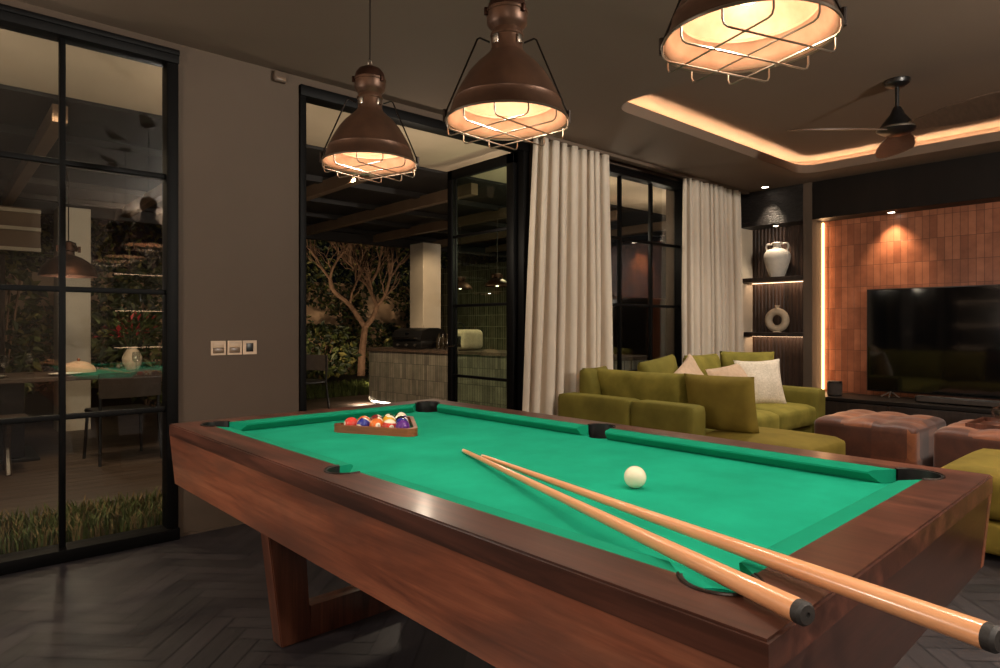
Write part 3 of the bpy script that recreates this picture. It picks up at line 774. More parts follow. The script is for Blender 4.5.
# ------------------------------------------------------------------ display niche (built-in shelves)
NX, NY0, NY1 = 7.445, 3.212, 3.985
ni = thing('display_niche', 'tall dark built-in shelf niche beside the curtain', 'shelf unit', (7.6, 3.6, 0))
MB().box(7.745, 7.8, NY0, NY1, 0, 2.41).build('back_panel', M['ribbed'], ni, smooth=False)
MB().box(NX, 7.745, NY1-.02, NY1+.012, 0, 2.41, .002).build('side_panel', M['white'], ni, smooth=False)
MB().box(NX+.002, 7.8, NY0, NY1+.012, 2.411, CH-.001, .004).build('header_panel', M['charred'], ni, smooth=False)
MB().box(NX+.015, 7.745, NY0, NY1-.021, 0, .08).build('plinth', M['darkwood'], ni, smooth=False)
for z in (1.79, 1.135):
    s_ = MB().box(NX+.01, 7.744, NY0+.001, NY1-.021, z-.05, z, .003).build('shelf', M['darkwood'], ni, smooth=False)
    MB().box(7.715, 7.733, NY0+.01, NY1-.03, z-.056, z-.051).build('shelf_light', M['ledshelf'], s_, smooth=False)
    light('AREA', 'shelf_strip_light', (7.70, (NY0+NY1)/2, z-.062), 1.6, (1,.66,.42), shape='RECTANGLE', size=.03, size_y=.7)
# jug vase
def catmull(P, n=8):
    out = []; Q = [P[0]]+list(P)+[P[-1]]
    for i in range(1, len(Q)-2):
        for k in range(n):
            t = k/n; p0_, p1_, p2_, p3_ = [Vector(q) for q in Q[i-1:i+3]]
            out.append(.5*((2*p1_)+(-p0_+p2_)*t+(2*p0_-5*p1_+4*p2_-p3_)*t*t+(-p0_+3*p1_-3*p2_+p3_)*t**3))
    out.append(Vector(P[-1])); return out
jv = thing('jug_vase', 'white ceramic jug vase with loop handles on the upper niche shelf', 'vase', (7.58, 3.575, 1.79))
pr = [(.075,0),(.09,.03),(.125,.13),(.148,.22),(.145,.28),(.11,.325),(.058,.345),(.045,.36),(.044,.39),(.062,.402),(.06,.414),(.038,.412),(.036,.35),(.001,.34)]
pr = [(p.x, p.y) for p in catmull([(a,c,0) for a,c in pr], 4)]
b = MB(); b.lathe([(.001,0)]+pr, 36, (7.58,3.575,1.79)); b.build('body', M['ceramic'], jv, angle=60)
for s in (1, -1):
    pth = catmull([(7.58, 3.575+s*y, 1.79+z) for y, z in ((.05,.395),(.115,.40),(.135,.37),(.125,.33),(.118,.30))], 5)
    b = MB(); b.tube(pth, .011, 8); b.build('handle', M['ceramic'], jv)
# ring vase
rv = thing('ring_vase', 'round sand coloured ceramic vase with a hole, on the lower niche shelf', 'vase', (7.58, 3.575, 1.135))
b = MB(); b.tube([(7.58, 3.575+.103*math.cos(a*PI/20), 1.135+.145+.103*math.sin(a*PI/20)) for a in range(40)], .043, 14, True); b.build('ring_body', M['sandceramic'], rv)
b = MB(); b.lathe([(.001,.278),(.026,.278),(.024,.305),(.034,.318),(.03,.322),(.018,.316),(.016,.29),(.001,.288)], 20, (7.58,3.575,1.135)); b.build('vase_neck', M['sandceramic'], rv)
b = MB(); b.lathe([(.001,0),(.05,0),(.045,.012),(.001,.014)], 20, (7.58,3.575,1.135)); b.build('foot', M['sandceramic'], rv)
# LED strip in the corner of the copper recess
o = MB().box(7.69, 7.71, 3.085, 3.105, .475, 2.395, .004).build('led_strip', M['led']); setloc(o, (7.70, 3.095, .475))
tag(o, 'bright vertical warm light strip beside the copper tiles', 'light strip')
light('AREA', 'strip_light', (7.68, 3.07, 1.43), 7, (1,.55,.25), shape='RECTANGLE', size=.02, size_y=1.9).rotation_euler = (PI/2, 0, math.radians(-35)-PI)

# recessed downlights
def downlight(x, y, z, energy, label, spot=75, blend=.5, tilt=None, r=.045, col=(1,.8,.58)):
    t = thing('downlight', label, 'downlight', (x, y, z), group='recessed downlights')
    b = MB(); b.lathe([(r+.014,0),(r+.012,-.004),(r,-.004),(r-.006,.0),(r-.006,-.0008),(r+.013,-.0008)], 24, (x,y,z)); b.build('bezel', M['ceil'], t)
    b = MB(); b.lathe([(.0005,-.003),(r-.007,-.003),(r-.007,-.0012)], 24, (x,y,z)); b.build('lens', M['ledwhite'], t)
    l = light('SPOT', 'downlight_lamp', (x, y, z-.02), energy, col, .03, spot_size=math.radians(spot), spot_blend=blend)
    if tilt: aim(l, tilt)
    return t
downlight(7.30, 3.585, CH, 40, 'small round downlight in the ceiling in front of the dark shelf niche', 60, .7, (7.5,3.6,1.6))
downlight(7.60, 3.60, 2.411, 12, 'small round downlight over the jug vase inside the niche', 85, .5, (7.6,3.6,1.8), .035)
downlight(7.60, 2.36, 2.409, 60, 'small round downlight above the television on the copper wall', 88, .95, (7.72,2.36,1.2), .04, (1,.7,.42))

# ------------------------------------------------------------------ TV wall furniture
CZT = .46; CX0 = 7.12
cn = thing('media_console', 'long low black media console under the television', 'console', (7.4, 1.2, 0))
MB().box(CX0-.012, 7.72, -1.2, 3.108, CZT-.035, CZT, .003).build('console_top', M['blackwood'], cn, smooth=False)
MB().box(CX0+.012, 7.72, -1.2, 3.105, .07, CZT-.036).build('carcass', M['blackwood'], cn, smooth=False)
MB().box(CX0+.05, 7.70, -1.15, 3.08, 0, .069).build('plinth', M['blackplastic'], cn, smooth=False)
for k in range(5):
    y0 = -1.19+k*.859
    MB().box(CX0-.008, CX0+.011, y0, y0+.85, .08, CZT-.045, .003).build('drawer', M['darkwood'], cn, smooth=False)
TY0, TY1, TZ0, TZ1 = .70, 2.59, .515, 1.605
tv = thing('television', 'large flat black television standing on the console', 'television', (7.56, 1.645, CZT))
MB().box(7.575, 7.62, TY0, TY1, TZ0, TZ1, .006).build('bezel', M['blackplastic'], tv)
MB().box(7.571, 7.576, TY0+.012, TY1-.012, TZ0+.018, TZ1-.012).build('screen', M['screen'], tv, smooth=False)
for y in (2.36, .93):
    b = MB()
    for s in (-1, 1): b.tube([(7.585+.0*s,y,TZ0+.008),(7.585+s*.12,y+s*.02,CZT+.004)], .007, 8)
    for s in (-1, 1): b.tube([(7.585,y,TZ0+.008),(7.56,y+s*.085,CZT+.004)], .007, 8)
    b.build('foot', M['steel'], tv)
sb = thing('soundbar', 'long thin black soundbar lying on the console in front of the television', 'soundbar', (7.30, 1.5, CZT))
MB().box(7.25, 7.35, .95, 2.05, CZT+.006, CZT+.066, .012, 3).build('bar_body', M['blackplastic'], sb)
MB().box(7.252, 7.30, .97, 2.03, CZT+.0655, CZT+.069, .001).build('top_highlight', M['steel'], sb, smooth=False)  # bright strip added as the highlight along the top edge
MB().box(7.246, 7.252, .97, 2.03, CZT+.014, CZT+.056, .002).build('grille', M['greyfab'], sb, smooth=False)
for y in (1.05, 1.95): MB().box(7.26, 7.34, y-.03, y+.03, CZT, CZT+.007).build('foot', M['blackplastic'], sb, smooth=False)
sp = thing('speaker', 'short dark cylindrical speaker on the console end by the light strip', 'speaker', (7.32, 2.82, CZT))
b = MB(); b.lathe([(.001,0),(.07,0),(.072,.006),(.072,.15),(.066,.157),(.001,.157)], 32, (7.32,2.82,CZT)); b.build('speaker_body', M['blackplastic'], sp)
b = MB(); b.lathe([(.0735,.012),(.0735,.135)], 32, (7.32,2.82,CZT)); b.build('speaker_grille', M['greyfab'], sp)

# ------------------------------------------------------------------ sofas, ottomans
sf = thing('sectional_sofa', 'olive green velvet corner sofa under the window', 'sofa', (5.0, 3.0, 0))
BX = 3.94; SZ = .44
def soft(name, x0, x1, y0, y1, z0, z1, r, mat, par, crown=0, tufts=(), n=9, td=.03, ts=.06, jig=0, pads=None):
    b = MB(); c = ((x0+x1)/2,(y0+y1)/2,(z0+z1)/2)
    b.rbox(c, ((x1-x0)/2,(y1-y0)/2,(z1-z0)/2), r, n, crown, tufts, td, ts, jig=jig, pads=pads); return b.build(name, mat, par, angle=60)
soft('base', BX+.02, 4.83, 1.80, 3.66, .05, .26, .03, M['velvet'], sf, n=5)
soft('base', 4.835, 6.50, 2.66, 3.66, .05, .26, .03, M['velvet'], sf, n=5)
soft('backrest', BX, BX+.19, 2.45, 2.985, .06, .65, .035, M['velvet'], sf, n=8)
soft('backrest', BX, BX+.19, 2.99, 3.74, .06, .65, .035, M['velvet'], sf, n=8)
soft('backrest', BX+.5, 5.3, 3.56, 3.72, .06, .65, .035, M['velvet'], sf, n=8)
soft('backrest', 5.305, 6.50, 3.56, 3.72, .06, .65, .035, M['velvet'], sf, n=8)
soft('armrest', 6.36, 6.55, 2.60, 3.555, .06, .605, .035, M['velvet'], sf, n=8)
soft('seat_cushion', BX+.2, 4.86, 1.78, 2.60, .262, SZ-.02, .05, M['velvetbrown'], sf, .03)
soft('seat_cushion', BX+.2, 4.86, 2.605, 3.55, .262, SZ, .05, M['velvetlight'], sf, .03)
soft('seat_cushion', 4.865, 5.60, 2.60, 3.55, .262, SZ+.01, .05, M['velvetlight'], sf, .035)
soft('seat_cushion', 5.605, 6.355, 2.60, 3.55, .262, SZ+.01, .05, M['velvetlight'], sf, .035)
for x_, y_ in ((4.08,1.9),(4.7,1.9),(4.08,3.6),(6.4,2.75),(6.4,3.58)):
    MB().box(x_-.03,x_+.03,y_-.03,y_+.03,0,.055,.004).build('foot', M['blackplastic'], sf)
def cush(name, loc, w, h, t, az, lean, mat, label, group, seed=0, roll=0):
    """az: direction the pillow face looks (radians, world XY); lean: backwards tilt"""
    T = Matrix.Rotation(az+PI/2, 4, 'Z') @ Matrix.Rotation(PI/2-lean, 4, 'X') @ Matrix.Rotation(roll, 4, 'Z')
    b = MB(); b.pillow(w, h, t, T, seed=seed, pinch=.035 if name == 'back_cushion' else .085, ex=.30 if name == 'back_cushion' else .42)
    zmin = min(v.co.z for v in b.bm.verts)
    o = b.build(name, mat, angle=80); o.location = (loc[0], loc[1], loc[2]-zmin); return tag(o, label, 'cushion', group)
G1 = 'loose cushions on the corner sofa'
D = math.radians
cush('back_cushion', (4.31,3.14,SZ-.0), .92,.42,.22, D(0), .20, M['velvetlight'], 'wide olive velvet cushion along the sofa back facing the pool table', G1, 1)
cush('back_cushion', (4.28,3.60,SZ-.0), .40,.42,.18, D(-80), .05, M['velvet'], 'olive velvet cushion wedged in the sofa corner by the first curtain', G1, 2)
cush('back_cushion', (4.33,2.46,SZ+.0), .52,.43,.22, D(8), .26, M['velvetbrown'], 'big brownish olive cushion propped at the open end of the sofa back', G1, 3)
cush('back_cushion', (4.98,3.42,SZ+.02), .58,.44,.2, D(-88), .2, M['velvet'], 'olive velvet cushion lying low below the window glass', G1, 4, .1)
cush('throw_pillow', (5.17,3.24,SZ+.02), .44,.36,.14, D(-95), .35, M['pinkfab'], 'beige pillow with a folded corner, below the window', G1, 5, .5)
cush('back_cushion', (5.72,3.42,SZ+.02), .62,.48,.2, D(-88), .2, M['velvetlight'], 'olive velvet cushion between the two beige pillows, before the second curtain', G1, 6)
cush('throw_pillow', (5.66,3.1,SZ+.02), .48,.38,.14, D(-110), .4, M['pinkfab'], 'pinkish beige pillow beside the white pillow', G1, 7, .15)
cush('throw_pillow', (5.95,2.97,SZ+.0), .46,.46,.16, D(-128), .28, M['whitefab'], 'white woven square pillow on the sofa', G1, 8, .03)
cush('back_cushion', (6.17,3.22,SZ+.02), .52,.50,.18, D(-150), .16, M['velvetlight'], 'olive velvet cushion standing behind the white pillow by the armrest', G1, 9)

def ottoman(x0, x1, y0, y1, label):
    t = thing('ottoman', label, 'ottoman', ((x0+x1)/2,(y0+y1)/2,0), group='patchwork cowhide ottomans')
    cx, cy = (x0+x1)/2, (y0+y1)/2
    soft('hide_cover', x0, x1, y0, y1, .02, .405, .035, M['cow'], t, .02, (), 26, pads=(3,3,.03))
    MB().box(x0+.04,x1-.04,y0+.04,y1-.04,0,.03).build('base', M['blackplastic'], t, smooth=False)
    return t
ottoman(5.69, 6.53, 1.60, 2.37, 'brown patchwork cowhide ottoman, bare topped, in front of the sofa')
ottoman(5.73, 6.53, .72, 1.50, 'brown patchwork cowhide ottoman carrying the tray and glass jar')
tr = thing('serving_tray', 'dark brown tray on the cowhide ottoman', 'tray', (6.15,1.05,.43))
MB().box(5.92,6.40,.80,1.31,.436,.444,.003).build('tray_base', M['legwood'], tr, smooth=False)
b = MB(); b.ring_fill([(5.90,.78),(6.42,.78),(6.42,1.33),(5.90,1.33)], [(5.92,.80),(6.40,.80),(6.40,1.31),(5.92,1.31)], .436, .472); b.build('tray_rim', M['legwood'], tr, smooth=False)
gj = thing('glass_jar', 'small cut glass footed jar with a lid on the tray', 'jar', (6.02,1.13,.445))
c_ = (6.02,1.13,.445)
b = MB(); b.lathe([(.001,0),(.04,0),(.04,.006),(.012,.014),(.01,.05),(.03,.068),(.062,.092),(.066,.125),(.062,.128),(.058,.1),(.02,.075),(.001,.072)], 12, c_); b.build('bowl', M['crystal'], gj, angle=20)
b = MB(); b.lathe([(.066,.13),(.05,.15),(.02,.165),(.008,.17),(.016,.182),(.012,.196),(.001,.2)], 12, c_); b.build('lid', M['crystal'], gj, angle=20)
# tufted bench at the table end
bn = thing('tufted_bench', 'olive tufted velvet bench seat beside the pool table end', 'bench', (4.5,.2,0))
tf = [(-.2+.4*i, -.55+.37*j) for i in range(2) for j in range(4)]
soft('seat_cushion', 4.07, 4.95, -.55, 1.07, .205, .45, .07, M['velvetbrown'], bn, .03, tf, 18, .035, .07)
soft('base', 4.08, 4.94, -.54, 1.06, .03, .20, .03, M['velvetbrown'], bn, n=5)
for x_ in (4.16,4.86):
    for y_ in (-.46,.98): MB().box(x_-.03,x_+.03,y_-.03,y_+.03,0,.035).build('foot', M['blackplastic'], bn)

# ------------------------------------------------------------------ curtains
def curtain(x0t, x1t, x0b, x1b, y, folds, label, seed):
    rnd = random.Random(seed); n = folds*20; m = 22
    ph = [rnd.uniform(.45, 1.5) for _ in range(folds+2)]; am = [rnd.uniform(.35, 1.3) for _ in range(folds+2)]
    cum = [0]
    for p_ in ph: cum.append(cum[-1]+p_)
    def warp(u):
        t_ = u*folds; k = min(int(t_), folds-1); return (cum[k]+(t_-k)*ph[k])/cum[folds], am[k]*(1-(t_-k))+am[k+1]*(t_-k)
    b = MB(); vv = []
    for j in range(m+1):
        w = j/m; z = .012+(2.80-.012)*(1-w)       # from top down
        for i in range(n+1):
            u = i/n; q, a = warp(u)
            amp = (.048+.028*min(1, w*2.0))*a*(1-.12*w)
            x = (x0t+(x1t-x0t)*q)*(1-w)+(x0b+(x1b-x0b)*q)*w
            phs = u*folds*2*PI
            yy = y+amp*math.sin(phs)+.012*math.sin(phs*.37+w*2.2+seed)*w
            xx = x-.017*math.sin(phs*2)*a+.01*w*math.sin(phs*.5+w*3)
            vv.append((xx, yy, z))
    k = n+1
    b._add(vv, [(j*k+i, j*k+i+1, (j+1)*k+i+1, (j+1)*k+i) for j in range(m) for i in range(n)])
    o = b.build('curtain', M['curtain'], angle=80)
    md = o.modifiers.new('thickness', 'SOLIDIFY'); md.thickness = .003
    setloc(o, ((x0t+x1t)/2, y, 0))
    return tag(o, label, 'curtain', 'floor length curtains on the window wall')
curtain(3.85, 4.76, 3.70, 4.80, 3.865, 8, 'long pale linen curtain between the patio door and the window', 3)
curtain(6.10, 7.22, 6.10, 7.31, 3.865, 11, 'long pale linen curtain between the window and the shelf niche', 8)
struct(MB().box(3.7, 7.4, 3.83, 3.90, 2.80, CH, .003).build('trim_3', M['ceil'], smooth=False))

# ------------------------------------------------------------------ shelves on the unseen sides (they show in the reflections)
def lit_shelf(name, label, x0, x1, y0, y1, zs, axis):
    t = thing(name, label, 'shelf', ((x0+x1)/2,(y0+y1)/2,0))
    for z in zs:
        s_ = MB().box(x0,x1,y0,y1,z-.03,z,.003).build('shelf_board', M['bar'], t, smooth=False)
        if axis == 'X': MB().box(x0+.02,x1-.02,y1-.012,y1-.004,z-.038,z-.0305).build('shelf_light', M['ledshelf'], s_, smooth=False)
        else: MB().box(x1-.012,x1-.004,y0+.02,y1-.02,z-.038,z-.0305).build('shelf_light', M['ledshelf'], s_, smooth=False)
    if axis == 'X':
        for xx in (x0, x1): MB().box(xx-.012,xx+.012,y0,y1,0,zs[-1]+.3,.002).build('upright', M['bar'], t, smooth=False)
    else:
        for yy in (y0, y1): MB().box(x0,x1,yy-.012,yy+.012,0,zs[-1]+.3,.002).build('upright', M['bar'], t, smooth=False)
    return t
lit_shelf('bar_shelf', 'lit wall shelf with bottles seen reflected in the grass-side window', 1.85, 3.6, RY0+.01, RY0+.27, (.95,1.45,1.95), 'X')
lit_shelf('wall_shelf', 'lit wall shelf seen reflected as two lines in the television', RX0+.01, RX0+.27, 1.3, 3.8, (.8,1.25,1.74), 'Y')
bp = [(.001,0),(.036,0),(.037,.01),(.037,.19),(.03,.215),(.013,.245),(.012,.29),(.015,.292),(.015,.305),(.001,.305)]
b0 = None
for z in (1.45, 1.95):
    for k in range(7):
        x_ = 2.0+.22*k+random.uniform(-.03,.03)
        if b0 is None:
            b0 = MB(); b0.lathe(bp, 16); b0 = b0.build('bottle', M['bottle']); o = b0
            tag(o, 'dark bottle on the bar shelf behind the camera', 'bottle', 'bottles on the bar shelf')
        else: o = b0.copy(); COL.objects.link(o)
        o.location = (x_, RY0+.13, z)

# ------------------------------------------------------------------ outside: ground, soffit, pergola, walls
struct(MB().box(-6, 12, 4.95, 10.0, -.12, -.012).build('ground_deck', M['deck'], smooth=False))
b = MB()
for k in range(36):
    y_ = 4.95+k*.142; b.box(-6, 12, y_, y_+.137, -.02, 0)
struct(b.build('deck_boards', M['deck'], smooth=False))
struct(MB().box(-6, 12, WY+.22, 4.945, -.12, -.03).build('ground_strip', M['soil'], smooth=False))
struct(MB().box(1.7, 4.1, WY+.02, 4.945, -.03, 0).build('threshold_slab', M['deck'], smooth=False))
struct(MB().box(-12, 24, 10.0, 26, -.15, -.03).build('ground_lawn', M['soil'], smooth=False))
struct(MB().box(-6, 12, WY+.22, 5.21, 2.76, 3.1).build('soffit', M['soffit'], smooth=False))
pg = thing('pergola', 'dark patio pergola roof with taupe beams', 'pergola', (3,7,2.6))
MB().box(-6, 9, 5.23, 9.4, 2.74, 2.80).build('roof_deck', M['pergola'], pg, smooth=False)
for k in range(9):
    x_ = -1.74+1.2*k
    MB().box(x_-.045, x_+.045, 5.215, 9.25, 2.58, 2.70, .004).build('beam', M['beam'], pg, smooth=False)
for y_ in (6.2, 7.2, 8.2, 9.2):
    MB().box(-6, 9, y_-.05, y_+.05, 2.68, 2.739).build('rafter', M['pergola'], pg, smooth=False)
MB().box(-6, 9, 9.25, 9.36, 2.54, 2.739).build('fascia', M['pergola'], pg, smooth=False)
def column(x0, x1, y0, y1, label):
    o = MB().box(x0,x1,y0,y1,-.02,2.579,.006).build('pillar', M['white'], smooth=False); struct(setloc(o, ((x0+x1)/2,(y0+y1)/2,0)), label, 'pillar')
column(6.06, 6.42, 8.75, 9.14, 'pale square pillar behind the barbecue island')
column(1.10, 1.42, 8.85, 9.2, 'pale square pillar behind the outdoor dining table')
struct(MB().box(-10, 24, 15.0, 15.25, -.1, 2.3).build('garden_wall', M['gardenwall'], smooth=False), 'pale rendered garden wall behind the climbing plants')
struct(MB().box(7.3, 7.5, 6.7, 10.2, -.1, 2.3).build('kitchen_wall', M['kitchentile'], smooth=False), 'green tiled outdoor kitchen wall')

# barbecue island
bi = thing('barbecue_island', 'long grey tiled outdoor island with a dark stone worktop', 'kitchen island', (5.6, 7.2, 0), math.radians(6.5))
il = lambda x, y: (x, y)
Lx0, Ly0, Ly1 = -.33, -2.9, 1.80
def isl(poly, z0, z1, mat, name, par=None): return MB().prism(poly, z0, z1).build(name, mat, par or bi, world=False)
rr = rrect(Lx0, .26, Ly0, Ly1, .22)
isl(rr, .07, .83, M['island'], 'tiled_body'); isl(rrect(Lx0+.08,.2,Ly0+.05,Ly1-.08,.18), 0, .07, M['blackplastic'], 'plinth')
isl(rrect(Lx0-.03, .29, Ly0, Ly1+.03, .24), .831, .872, M['tablegrey'], 'worktop')
pts = [(x,y,.05) for x,y in arc((Lx0+.05+.2,Ly1-.05-.2), .22, PI/2, PI, 8)]+[(Lx0+.03,y,.05) for y in (1.3,.5,-.8,-2.4)]
MB().tube(pts, .012, 6).build('plinth_light', M['ledwhite'], bi, world=False)
light('AREA', 'island_plinth_light', (5.05, 8.9, .12), 5, (1,.82,.6), shape='RECTANGLE', size=.2, size_y=.2)
MI = Matrix.Translation(bi.location) @ Matrix.Rotation(bi.rotation_euler.z, 4, 'Z')
# grill on the island
gl = MI @ Vector((-.02, .84, .872))
gr = thing('barbecue_grill', 'black lidded barbecue grill on the island worktop', 'grill', gl, math.radians(6.5))
b = MB(); b.box(-.24,.26,-.33,.33,.012,.12,.012); b.build('firebox', M['blackplastic'], gr, world=False)
b = MB(); pol = [(-.25,.122),(-.25,.18),(-.20,.27),(-.08,.31),(.1,.31),(.22,.27),(.26,.18),(.26,.122)]
b.prism(pol, -.33, .33, T=Matrix.Rotation(PI/2, 4, 'X')); ld = b.build('lid', M['blackplastic'], gr, world=False)
b = MB(); b.tube([(-.245,-.24,.16),(-.29,-.24,.165),(-.29,.24,.165),(-.245,.24,.16)], .011, 8); b.build('lid_handle', M['chrome'], ld, world=False)
b = MB(); b.lathe([(.001,0),(.03,0),(.03,.003),(.001,.004)], 20, T=Matrix.Translation((-.232,0,.222)) @ Matrix.Rotation(math.radians(-61), 4, 'Y') @ Matrix.Diagonal((.7,1.4,1,1))); b.build('badge', M['chrome'], ld, world=False)
for y_ in (-.2, 0, .2):
    b = MB(); b.lathe([(.001,0),(.02,0),(.018,.02),(.001,.022)], 14, T=Matrix.Translation((-.24,y_,.06)) @ Matrix.Rotation(-PI/2, 4, 'Y')); b.build('control_knob', M['steel'], gr, world=False)
for y_, lb in ((.44,'first'),(.35,'second'),(.26,'third')):
    o = b0.copy(); o.data = b0.data.copy(); COL.objects.link(o); o.location = MI @ Vector((.02,y_,.872)); o.scale = (1.1,1.1,.75)
    tag(o, 'dark condiment bottle %s in the row beside the barbecue grill' % lb, 'bottle', 'bottles on the barbecue island')
po = thing('pizza_oven', 'beige rounded oven box on the island, seen through the door glass', 'oven', MI @ Vector((.0,-.12,.872)), math.radians(6.5))
b = MB(); b.rbox((0,0,.15), (.2,.19,.14), .07, 8); b.build('oven_body', M['sandceramic'], po, world=False)
MB().box(-.206,-.192,-.12,.12,.05,.2,.005).build('oven_door', M['blackplastic'], po, world=False)
tp_ = thing('faucet', 'slim curved black tap on the island worktop', 'tap', MI @ Vector((.2,.1,.872)))
b = MB(); b.tube(catmull([(0,0,0),(0,0,.3),(-.04,0,.37),(-.13,0,.37),(-.16,0,.3)], 6), .011, 8); b.build('spout', M['blackplastic'], tp_, world=False)
b = MB(); b.lathe([(.001,0),(.025,0),(.025,.02),(.001,.022)], 16); b.build('tap_base', M['blackplastic'], tp_, world=False)
# dome pendants outdoors
def dome(loc, r, h, top, label, first=None):
    if first: return dup(first, loc, None, label)
    t = thing('dome_pendant', label, 'pendant lamp', loc, group='dark dome pendants outside')
    b = MB(); b.lathe([(r,0),(r*.99,h*.12),(r*.9,h*.35),(r*.7,h*.6),(r*.45,h*.78),(r*.25,h*.86),(r*.22,h*.88),(r*.20,h*.88),(r*.42,h*.74),(r*.66,h*.56),(r*.86,h*.33),(r*.95,h*.1),(r*.96,0),(r,0)], 36); b.build('lamp_shade', M['brassdark'], t, world=False)
    b = MB(); b.lathe([(.22*r,h*.86),(.2*r,h*1.05),(.34*r,h*1.06),(.34*r,h*1.2),(.26*r,h*1.21),(.26*r,h*1.38),(.1*r,h*1.45),(.001,h*1.46)], 20)
    for k in range(6):
        a = k*PI/3; b.box(-.012,.012,-.012,.012,-.03,.03, T=Matrix.Translation((.36*r*math.cos(a), .36*r*math.sin(a), h*1.13)) @ Matrix.Rotation(a, 4, 'Z'))
    b.build('neck', M['brassdark'], t, world=False)
    MB().tube([(0,0,h*1.45),(0,0,top-loc[2])], .006, 6).build('chain', M['wiredark'], t, world=False)
    b = MB(); b.sphere((0,0,h*.25), .03, 14); b.build('bulb', emis('dim_bulb', (1,.8,.55,1), 9), t, world=False)
    return t
dm = dome((1.03,7.6,1.70), .25, .24, 2.739, 'wide dark dome pendant hanging over the outdoor dining table')
i1 = dome((5.5,6.27,1.72), .17, .12, 2.579, 'dark dome pendant over the island, nearer the door hinge')
dome((5.5,7.05,1.72), .17, .12, 2.579, 'dark dome pendant over the island, nearer the free edge of the door', i1)

light('POINT', 'dome_bulb_light', (1.03,7.6,1.735), 16, (1,.82,.6), .03)
# outdoor dining
dt = thing('dining_table', 'dark outdoor dining table laid for a meal', 'table', (.6, 7.45, 0))
MB().box(-1.6, 2.6, 7.0, 7.95, .71, .75, .005).build('tabletop', M['tablegrey'], dt, smooth=False)
for x_ in (-1.2, .55, 2.25):
    MB().box(x_-.09,x_+.09,7.15,7.8,.03,.71,.01).build('leg', M['blackplastic'], dt, smooth=False)
    MB().box(x_-.2,x_+.2,7.1,7.85,0,.03,.005).build('foot', M['blackplastic'], dt, smooth=False)
def chair(loc, rz, label, first=None):
    if first: return dup(first, loc, rz, label)
    t = thing('dining_chair', label, 'chair', loc, rz, group='dark outdoor dining chairs')
    MB().box(-.24,.24,-.24,.24,.42,.46,.015).build('seat', M['blackplastic'], t, world=False)
    b = MB(); n = 8
    pl = [(-.25+.5*i/n, -.25-.05*math.sin(PI*i/n)) for i in range(n+1)]
    pl2 = pl+[(x_, y_+.025) for x_, y_ in pl[::-1]]
    b.prism(pl2, .58, .80); b.build('backrest', M['greyfab'], t, world=False)
    for sx in (-1,1):
        b = MB(); b.tube([(sx*.22,.2,.43),(sx*.24,.23,0)], .014, 8); b.build('leg', M['blackplastic'], t, world=False)
        b = MB(); b.tube([(sx*.235,-.235,.80),(sx*.235,-.22,.45),(sx*.25,-.27,0)], .014, 8); b.build('leg', M['blackplastic'], t, world=False)
    return t
c0 = chair((1.32,6.72,0), .1, 'dark chair with a curved back, drawn up to the table facing away')
chair((2.02,6.78,0), -.06, 'second dark chair at the table, partly behind the window frame', c0)
chair((3.86,8.5,0), 2.0, 'dark chair standing on the deck just inside the door jamb edge', c0)
bnc = thing('garden_bench', 'pale wooden bench with crossed legs beside the outdoor table', 'bench', (.2,6.7,0))
MB().box(-.55,.62,6.5,6.86,.42,.46,.005).build('seat', M['tablegrey'], bnc, smooth=False)
for x_ in (-.4,.48):
    b = MB(); b.tube([(x_,6.53,.42),(x_,6.83,0)], .022, 6); b.tube([(x_,6.83,.42),(x_,6.53,0)], .022, 6); b.build('leg', M['tablegrey'], bnc)
gp = [(.001,0),(.034,0),(.033,.004),(.005,.01),(.004,.085),(.02,.1),(.036,.125),(.037,.16),(.03,.2),(.028,.2),(.034,.16),(.033,.128),(.018,.104),(.001,.1)]
wg = None
for k, (x_, y_) in enumerate(((.5,7.2),(.72,7.62),(1.55,7.25),(1.84,7.3),(1.95,7.7),(2.2,7.25))):
    if wg is None:
        b = MB(); b.lathe(gp, 16); wg = b.build('wine_glass', M['crystal']); o = wg
    else: o = wg.copy(); COL.objects.link(o)
    o.location = (x_, y_, .75)
    tag(o, ['wine glass on the outdoor table beside the window mullion','wine glass left of the woven cloche, further back','tall wine glass right of the green runner','wine glass next along from the tall glass','wine glass at the back of the table by the frame','wine glass at the window frame edge of the table'][k], 'glass', 'wine glasses on the outdoor table')
pl = None
for k, (x_, y_) in enumerate(((.1,7.25),(.38,7.2),(.95,7.2),(2.0,7.15))):
    if pl is None:
        b = MB(); b.lathe([(.001,0),(.08,0),(.13,.018),(.135,.02),(.08,.006),(.001,.006)], 28); pl = b.build('dinner_plate', M['ceramic']); o = pl
    else: o = pl.copy(); COL.objects.link(o)
    o.location = (x_, y_, .75)
    tag(o, ['pale plate nearest the window edge on the outdoor table','pale plate just left of the mullion','pale plate just right of the mullion','pale plate by the tall wine glasses'][k], 'plate', 'plates on the outdoor table')
o = MB().box(1.0,1.5,7.02,7.93,.752,.757).build('table_runner', M['runner'], smooth=False); setloc(o, (1.25,7.5,.752)); tag(o, 'green cloth runner laid across the outdoor table', 'table runner')
cl_ = thing('food_cover', 'woven straw dome cover on the outdoor table', 'food cover', (1.1,7.5,.757))
b = MB(); b.lathe([(.15,0),(.147,.02),(.127,.06),(.087,.09),(.04,.105),(.001,.109)], 28); b.build('dome', M['pinkfab'], cl_, world=False)
b = MB(); b.sphere((0,0,.122), .016, 12); b.build('knob', M['rackwood'], cl_, world=False)
fv = thing('flower_vase', 'clay vase of red flowers on the outdoor table', 'vase of flowers', (1.62,7.75,.75))
b = MB(); b.lathe([(.001,0),(.06,0),(.09,.06),(.095,.13),(.06,.2),(.045,.22),(.055,.24),(.05,.24),(.04,.215),(.001,.2)], 24); b.build('vase', M['sandceramic'], fv, world=False)
